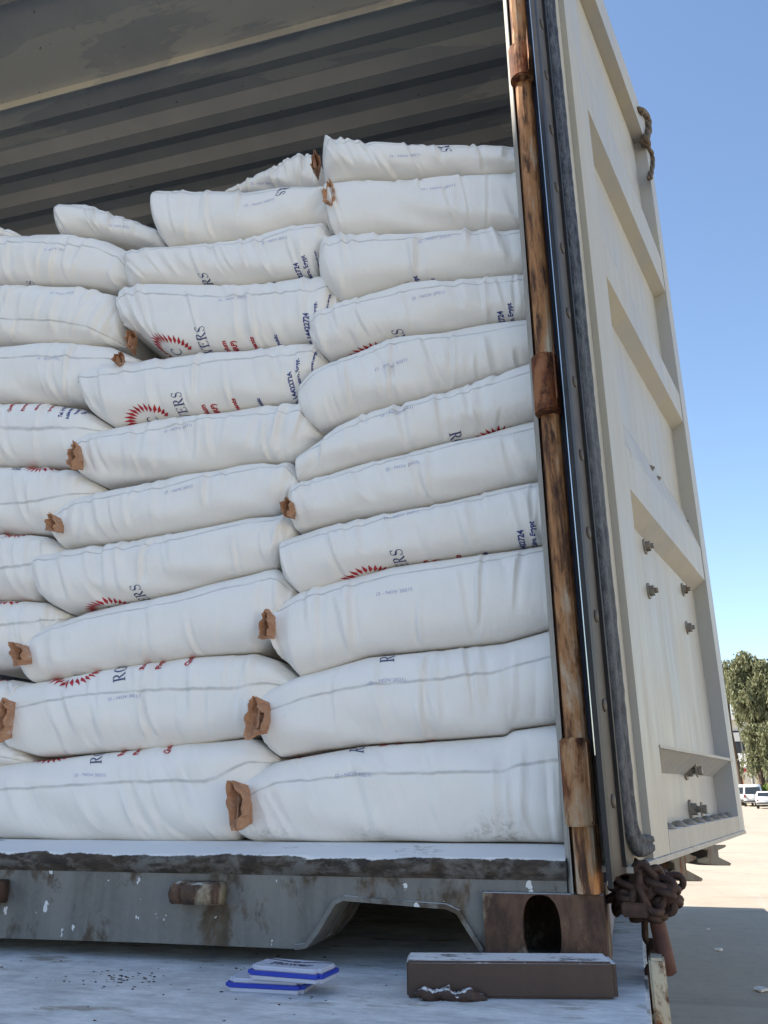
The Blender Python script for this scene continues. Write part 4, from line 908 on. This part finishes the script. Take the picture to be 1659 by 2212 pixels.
def car(U, D, kind, label, hw):
    fr = face_frame(U, D); e = empty('parked_'+('van' if kind == 'van' else 'car'), tuple(fr[0]), label, 'van' if kind == 'van' else 'car', 'white vehicles parked down the street')
    b = B()
    if kind == 'van': prof = [(0, .35), (0, 1.05), (.10, 1.95), (.35, 2.02), (3.3, 2.02), (4.1, 1.2), (4.8, 1.0), (4.9, .35)]; zs = 1.05
    else: prof = [(0, .32), (-.03, .62), (.02, .88), (.75, .93), (1.25, 1.36), (2.5, 1.40), (3.15, .95), (4.1, .85), (4.2, .32)]; zs = .95
    fprof(b, fr, prof, -hw, hw, zsplit=zs); bmesh.ops.bevel(b, geom=[q for q in b.edges if q.calc_face_angle(0) > .5], offset=.04, segments=2, affect='EDGES')
    body = obj('body', b, M['white_car'], e, True)
    b = B()
    if kind == 'van':
        p, rt, bk = fr; q = lambda x, y, z: p+rt*x+bk*y+Vector((0, 0, z))
        hexa(b, [q(-hw+.18, .0, 1.12), q(hw-.18, .0, 1.12), q(hw-.18, .05, 1.12), q(-hw+.18, .05, 1.12), q(-hw+.25, .065, 1.78), q(hw-.25, .065, 1.78), q(hw-.25, .12, 1.78), q(-hw+.25, .12, 1.78)])
    else:
        p, rt, bk = fr; q = lambda x, y, z: p+rt*x+bk*y+Vector((0, 0, z))
        hexa(b, [q(-hw+.15, .79, .98), q(hw-.15, .79, .98), q(hw-.15, .9, .98), q(-hw+.15, .9, .98), q(-hw+.25, 1.13, 1.3), q(hw-.25, 1.13, 1.3), q(hw-.25, 1.25, 1.3), q(-hw+.25, 1.25, 1.3)])
    bmesh.ops.recalc_face_normals(b, faces=b.faces); obj('rear_window', b, M['glass'], e)
    for s in (-1, 1):
        b = B(); z = .95 if kind == 'van' else .70
        fbox(b, fr, s*hw-s*.05-.13*(s > 0), s*hw-s*.05+.13*(s < 0), -.05, .02, z-.08-.06*(kind == 'van'), z+.06+.1*(kind == 'van')); obj('tail_lamp', b, M['lamp_red'], e)
        for y in (.8, 3.4):
            b = B(); p, rt, bk = fr; c = p+bk*y+Vector((0, 0, .3)); cyl(b, c+rt*s*(hw-.2), c+rt*s*(hw+.0), .3, 18); obj('wheel', b, M['tyre'], e)
        b = B(); fbox(b, fr, s*hw-.012, s*hw+.012, 1.3 if kind == 'car' else 2.2, 2.4 if kind == 'car' else 3.2, 1.0 if kind == 'car' else 1.2, 1.28 if kind == 'car' else 1.7); obj('side_window', b, M['glass'], e)
    b = B(); fbox(b, fr, -hw+.02, hw-.02, -.12, .0, .40, .52); obj('bumper', b, M['chrome_dark'], e)
    b = B(); fbox(b, fr, -.26, .26, -.06, -.031, .62, .73); obj('number_plate', b, M['pale'], e)
car(1651, 78, 'car', 'white saloon car parked rear-on at the right edge, in front of the van', .80)
car(1625, 88, 'van', 'white van parked left of and behind the saloon car', .90)
car(1604, 93, 'van', 'white van half hidden by the container door edge', .85)
# street lamp
b = B(); D = 97; p0 = far(1629, 1704, D); p0.z = GZ; top = p0+Vector((0, 0, 9.0)); q = far(1655, 1502, D)
h = q.z
tube(b, [p0, p0+Vector((0, 0, h-.4))], [.16, .09], 12); lo = obj('street_lamp', b, M['pole'], None, True, base=tuple(p0)); tag(lo, 'tall pale street lamp pole standing in front of the grey-windowed building', 'street lamp')
b = B(); tube(b, [p0+Vector((0, 0, h-.45)), p0+Vector((.35, 0, h-.1)), q+Vector((.2, 0, .1))], [.05, .05, .05], 8); obj('arm', b, M['pole'], lo)
b = B(); tube(b, [q+Vector((-.1, 0, .1)), q+Vector((.25, 0, .14)), q+Vector((.8, 0, .12)), q+Vector((.95, 0, .1))], [.05, .16, .15, .05], 10); obj('lamp_head', b, M['rail'], lo)
# office building with railed window bands
D = 105; fr = face_frame(1619, D); m = PXM(D)
X = lambda U: (U-1619)*m*1.02; Z = lambda V: (1704-V)*m*1.02+CAM[2]-GZ
e = empty('office_building', tuple(fr[0]), 'pale two-storey building with dark window bands, a striped awning and a red door', 'building')
b = B(); fbox(b, fr, X(1560), X(1680), .3, 12, 0, Z(1583)); obj('wall', b, M['pale'], e)
b = B(); fbox(b, fr, X(1560), X(1680), -1.2, 12, Z(1582.8), Z(1572)); fbox(b, fr, X(1560), X(1680), .5, 12, Z(1571), Z(1555)); obj('roof', b, M['pale'], e)
for a_, c_ in ((1600, 1615), (1617.5, 1632), (1634, 1649)):
    b = B(); fbox(b, fr, X(a_-28), X(a_-14.5), .15, .28, Z(1647), Z(1600)) if False else fbox(b, fr, X(a_), X(c_), .15, .29, Z(1656), Z(1602)); wdw = obj('window', b, M['dark_open'], e)
    for v0, v1 in ((1621, 1606), (1656, 1643)):
        b = B()
        for k in range(9): x = X(a_)+(X(c_)-X(a_))*(k+.5)/9; fbox(b, fr, x-.05, x+.05, .0, .06, Z(v0), Z(v1))
        fbox(b, fr, X(a_), X(c_), -.01, .07, Z(v1)-.06, Z(v1)+.06); obj('railing', b, M['rail'], wdw)
b = B(); p, rt, bk = fr
for k in range(16):
    x = X(1598)+k*(X(1640)-X(1598))/16; w2 = (X(1640)-X(1598))/32; q = lambda x, y, z: p+rt*x+bk*y+Vector((0, 0, z))
    hexa(b, [q(x, -2, Z(1668)), q(x+w2, -2, Z(1668)), q(x+w2, .29, Z(1658)-.05), q(x, .29, Z(1658)-.05), q(x, -2, Z(1668)+.06), q(x+w2, -2, Z(1668)+.06), q(x+w2, .29, Z(1658)), q(x, .29, Z(1658))])
bmesh.ops.recalc_face_normals(b, faces=b.faces); obj('awning', b, M['rail'], e)
b = B(); fbox(b, fr, X(1606), X(1610), .12, .29, 0, Z(1670)); fbox(b, fr, X(1606), X(1618), .12, .29, Z(1674), Z(1669)); obj('door', b, M['red_door'], e)
# cream gatehouse
D = 98; fr = face_frame(1650, D); m = PXM(D); X = lambda U: (U-1650)*m*1.02; Z = lambda V: (1704-V)*m*1.02+CAM[2]-GZ
e = empty('gatehouse', tuple(fr[0]), 'low cream rendered building with a small window, behind the cars and under the tree', 'building')
b = B(); fbox(b, fr, X(1638), X(1720), 0, 6, 0, Z(1655)); fbox(b, fr, X(1637), X(1721), -.3, 6.3, Z(1654.8), Z(1648)); obj('wall', b, M['cream'], e)
b = B(); fbox(b, fr, X(1644), X(1648), -.06, .05, Z(1682), Z(1668)); obj('window', b, M['dark_open'], e)
b = B(); fbox(b, fr, X(1652), X(1657), -.06, .05, Z(1690), Z(1664)); obj('window', b, M['pale'], e)
# hedge and trees
def leaves(b, rng, c, r, n, sz, droop=.5):
    for _ in range(n):
        while True:
            v = Vector((rng.uniform(-1, 1), rng.uniform(-1, 1), rng.uniform(-1, 1)))
            if .25 < v.length < 1: break
        p = c+Vector((v.x*r.x, v.y*r.y, v.z*r.z)); s = sz*rng.uniform(.6, 1.5)
        a = Vector((rng.uniform(-1, 1), rng.uniform(-1, 1), rng.uniform(-1, .3)-droop)).normalized(); o = a.orthogonal().normalized(); o = Matrix.Rotation(rng.uniform(0, 6.3), 3, a) @ o
        b.faces.new([b.verts.new(p-o*s*.3), b.verts.new(p+a*s*.9), b.verts.new(p+o*s*.3), b.verts.new(p-a*s*.5)])
fr = face_frame(1662, 90); rng = random.Random(5); b = B()
for k in range(16): leaves(b, rng, fr[0]+fr[1]*(-1+k*.5)+Vector((0, 0, .9+.2*(k % 3))), Vector((.7, .7, .9)), 260, .16, 0)
tag(obj('hedge', b, M['leaf_hedge'], None, base=tuple(fr[0])), 'bright green clipped hedge behind the white saloon car', 'hedge')
def tree(U, D, htop, spread, seed, label, n=46, lo=.28):
    p, rt, bk = face_frame(U, D); rng = random.Random(seed); e = empty('tree', tuple(p), label, 'tree', 'drooping evergreen trees at the end of the yard')
    H = (1704-htop)*PXM(D)+CAM[2]-GZ
    b = B(); tube(b, [p, p+Vector((.1, 0, H*.25)), p+Vector((-.1, 0, H*.5)), p+Vector((.2, 0, H*.9))], [.38, .3, .2, .05], 10)
    tips = []
    for k in range(n):
        a = rng.uniform(0, 6.28); t = rng.uniform(lo, 1); z = H*t; rr = spread*(1.05-.75*((t-lo)/(1-lo))**1.3)*rng.uniform(.35, 1)
        tip = p+Vector((math.cos(a)*rr, math.sin(a)*rr, z)); st = p+Vector((0, 0, z*.75)); tube(b, [st, st.lerp(tip, .5)+Vector((0, 0, .5)), tip], [.09, .05, .02], 5); tips.append((tip, t))
    obj('trunk', b, M['bark'], e)
    b = B()
    for tip, t in tips:
        leaves(b, rng, tip, Vector((.95, .95, .8))*rng.uniform(.5, 1.2), 85, .28, .6)
        for q in range(5):
            d = Vector((rng.uniform(-.8, .8), rng.uniform(-.8, .8), 0)); L = rng.uniform(.8, 2.2)
            leaves(b, rng, tip+d+Vector((0, 0, -L*.5)), Vector((.25, .25, L*.6)), 42, .26, 1.2)
    obj('crown', b, M['leaf'], e)
tree(1646, 93, 1462, 2.3, 3, 'tall drooping olive-green tree rising beside the open door edge', 48, .62)
tree(1696, 92, 1475, 3.1, 8, 'broad drooping tree at the right edge of the view, next to the tall one', 90, .26)
tree(1598, 96, 1470, 1.2, 13, 'slim loose treetop just past the door edge', 10, .78)
# crumbs of dirt on the deck
rng = random.Random(31); b = B()
for k in range(105):
    if k < 60: U_, V_ = rng.gauss(250, 55), rng.gauss(2112, 9)
    else: U_, V_ = rng.uniform(0, 860), rng.uniform(2060, 2210)
    if V_ < 2052: continue
    q = atz(U_, V_, DK); s_ = rng.uniform(.0006, .0019); r_ = bmesh.ops.create_icosphere(b, subdivisions=1, radius=s_)
    for v in r_['verts']: v.co = Vector((v.co.x*1.6, v.co.y, v.co.z*.7))+Vector(q)+Vector((rng.uniform(-1, 1), rng.uniform(-1, 1), rng.uniform(-1, 1)))*s_*.4
tag(obj('dirt_crumbs', b, M['chain'], None), 'scattered dark dirt crumbs on the dusty deck', 'dirt', kind='stuff')
# scraps on the ground
rng = random.Random(77)
for k, (U, V, s, lab) in enumerate(((1552, 1994+60, .10, 'small white paper scrap on the shaded ground, nearer the door'), (1645, 2142, .14, 'larger pale rag lying on the shaded ground at the right edge'), (1530, 2020-9, .05, 'tiny pale chip on the shaded ground by the sunlit edge'))):
    q = atz(U, V, GZ); b = B(); pts = [(q[0]+s*math.cos(a)*rng.uniform(.6, 1)*.5, q[1]+s*math.sin(a)*rng.uniform(.6, 1)*.5, GZ+.004) for a in np.linspace(0, 6.28, 8)[:-1]]
    extrude_poly(b, pts, (0, 0, .015))
    for v in b.verts: v.co.z += rng.uniform(0, .012)
    tag(obj('litter', b, M['debris'], None, base=(q[0], q[1], GZ)), lab, 'litter', 'litter on the yard')
# added wall, unseen to the right: bounces warm light onto door and sacks
bw = empty('bounce_wall', (9, -4, GZ), 'cream wall added out of view on the right to bounce warm light', 'wall')
b = B(); box(b, 8.8, 9.1, -22, 9, GZ, GZ+3.2); obj('wall', b, M['cream'], bw)
b = B(); box(b, 8.7, 9.2, -22.1, 9.1, GZ+3.203, GZ+3.3); obj('coping', b, M['pale'], bw)
# added unseen block to the left: keeps the low parts in shade
wh = empty('shade_block', (-13, -5, GZ), 'plain grey block added out of view on the left to shade the low parts', 'building')
b = B(); box(b, -18, -10, -6.5, 3.5, GZ, GZ+SHADE_H); obj('wall', b, M['pale'], wh)
b = B(); box(b, -18.2, -9.8, -6.6, 3.7, GZ+SHADE_H+.003, GZ+SHADE_H+.25); obj('roof', b, M['wall'], wh)
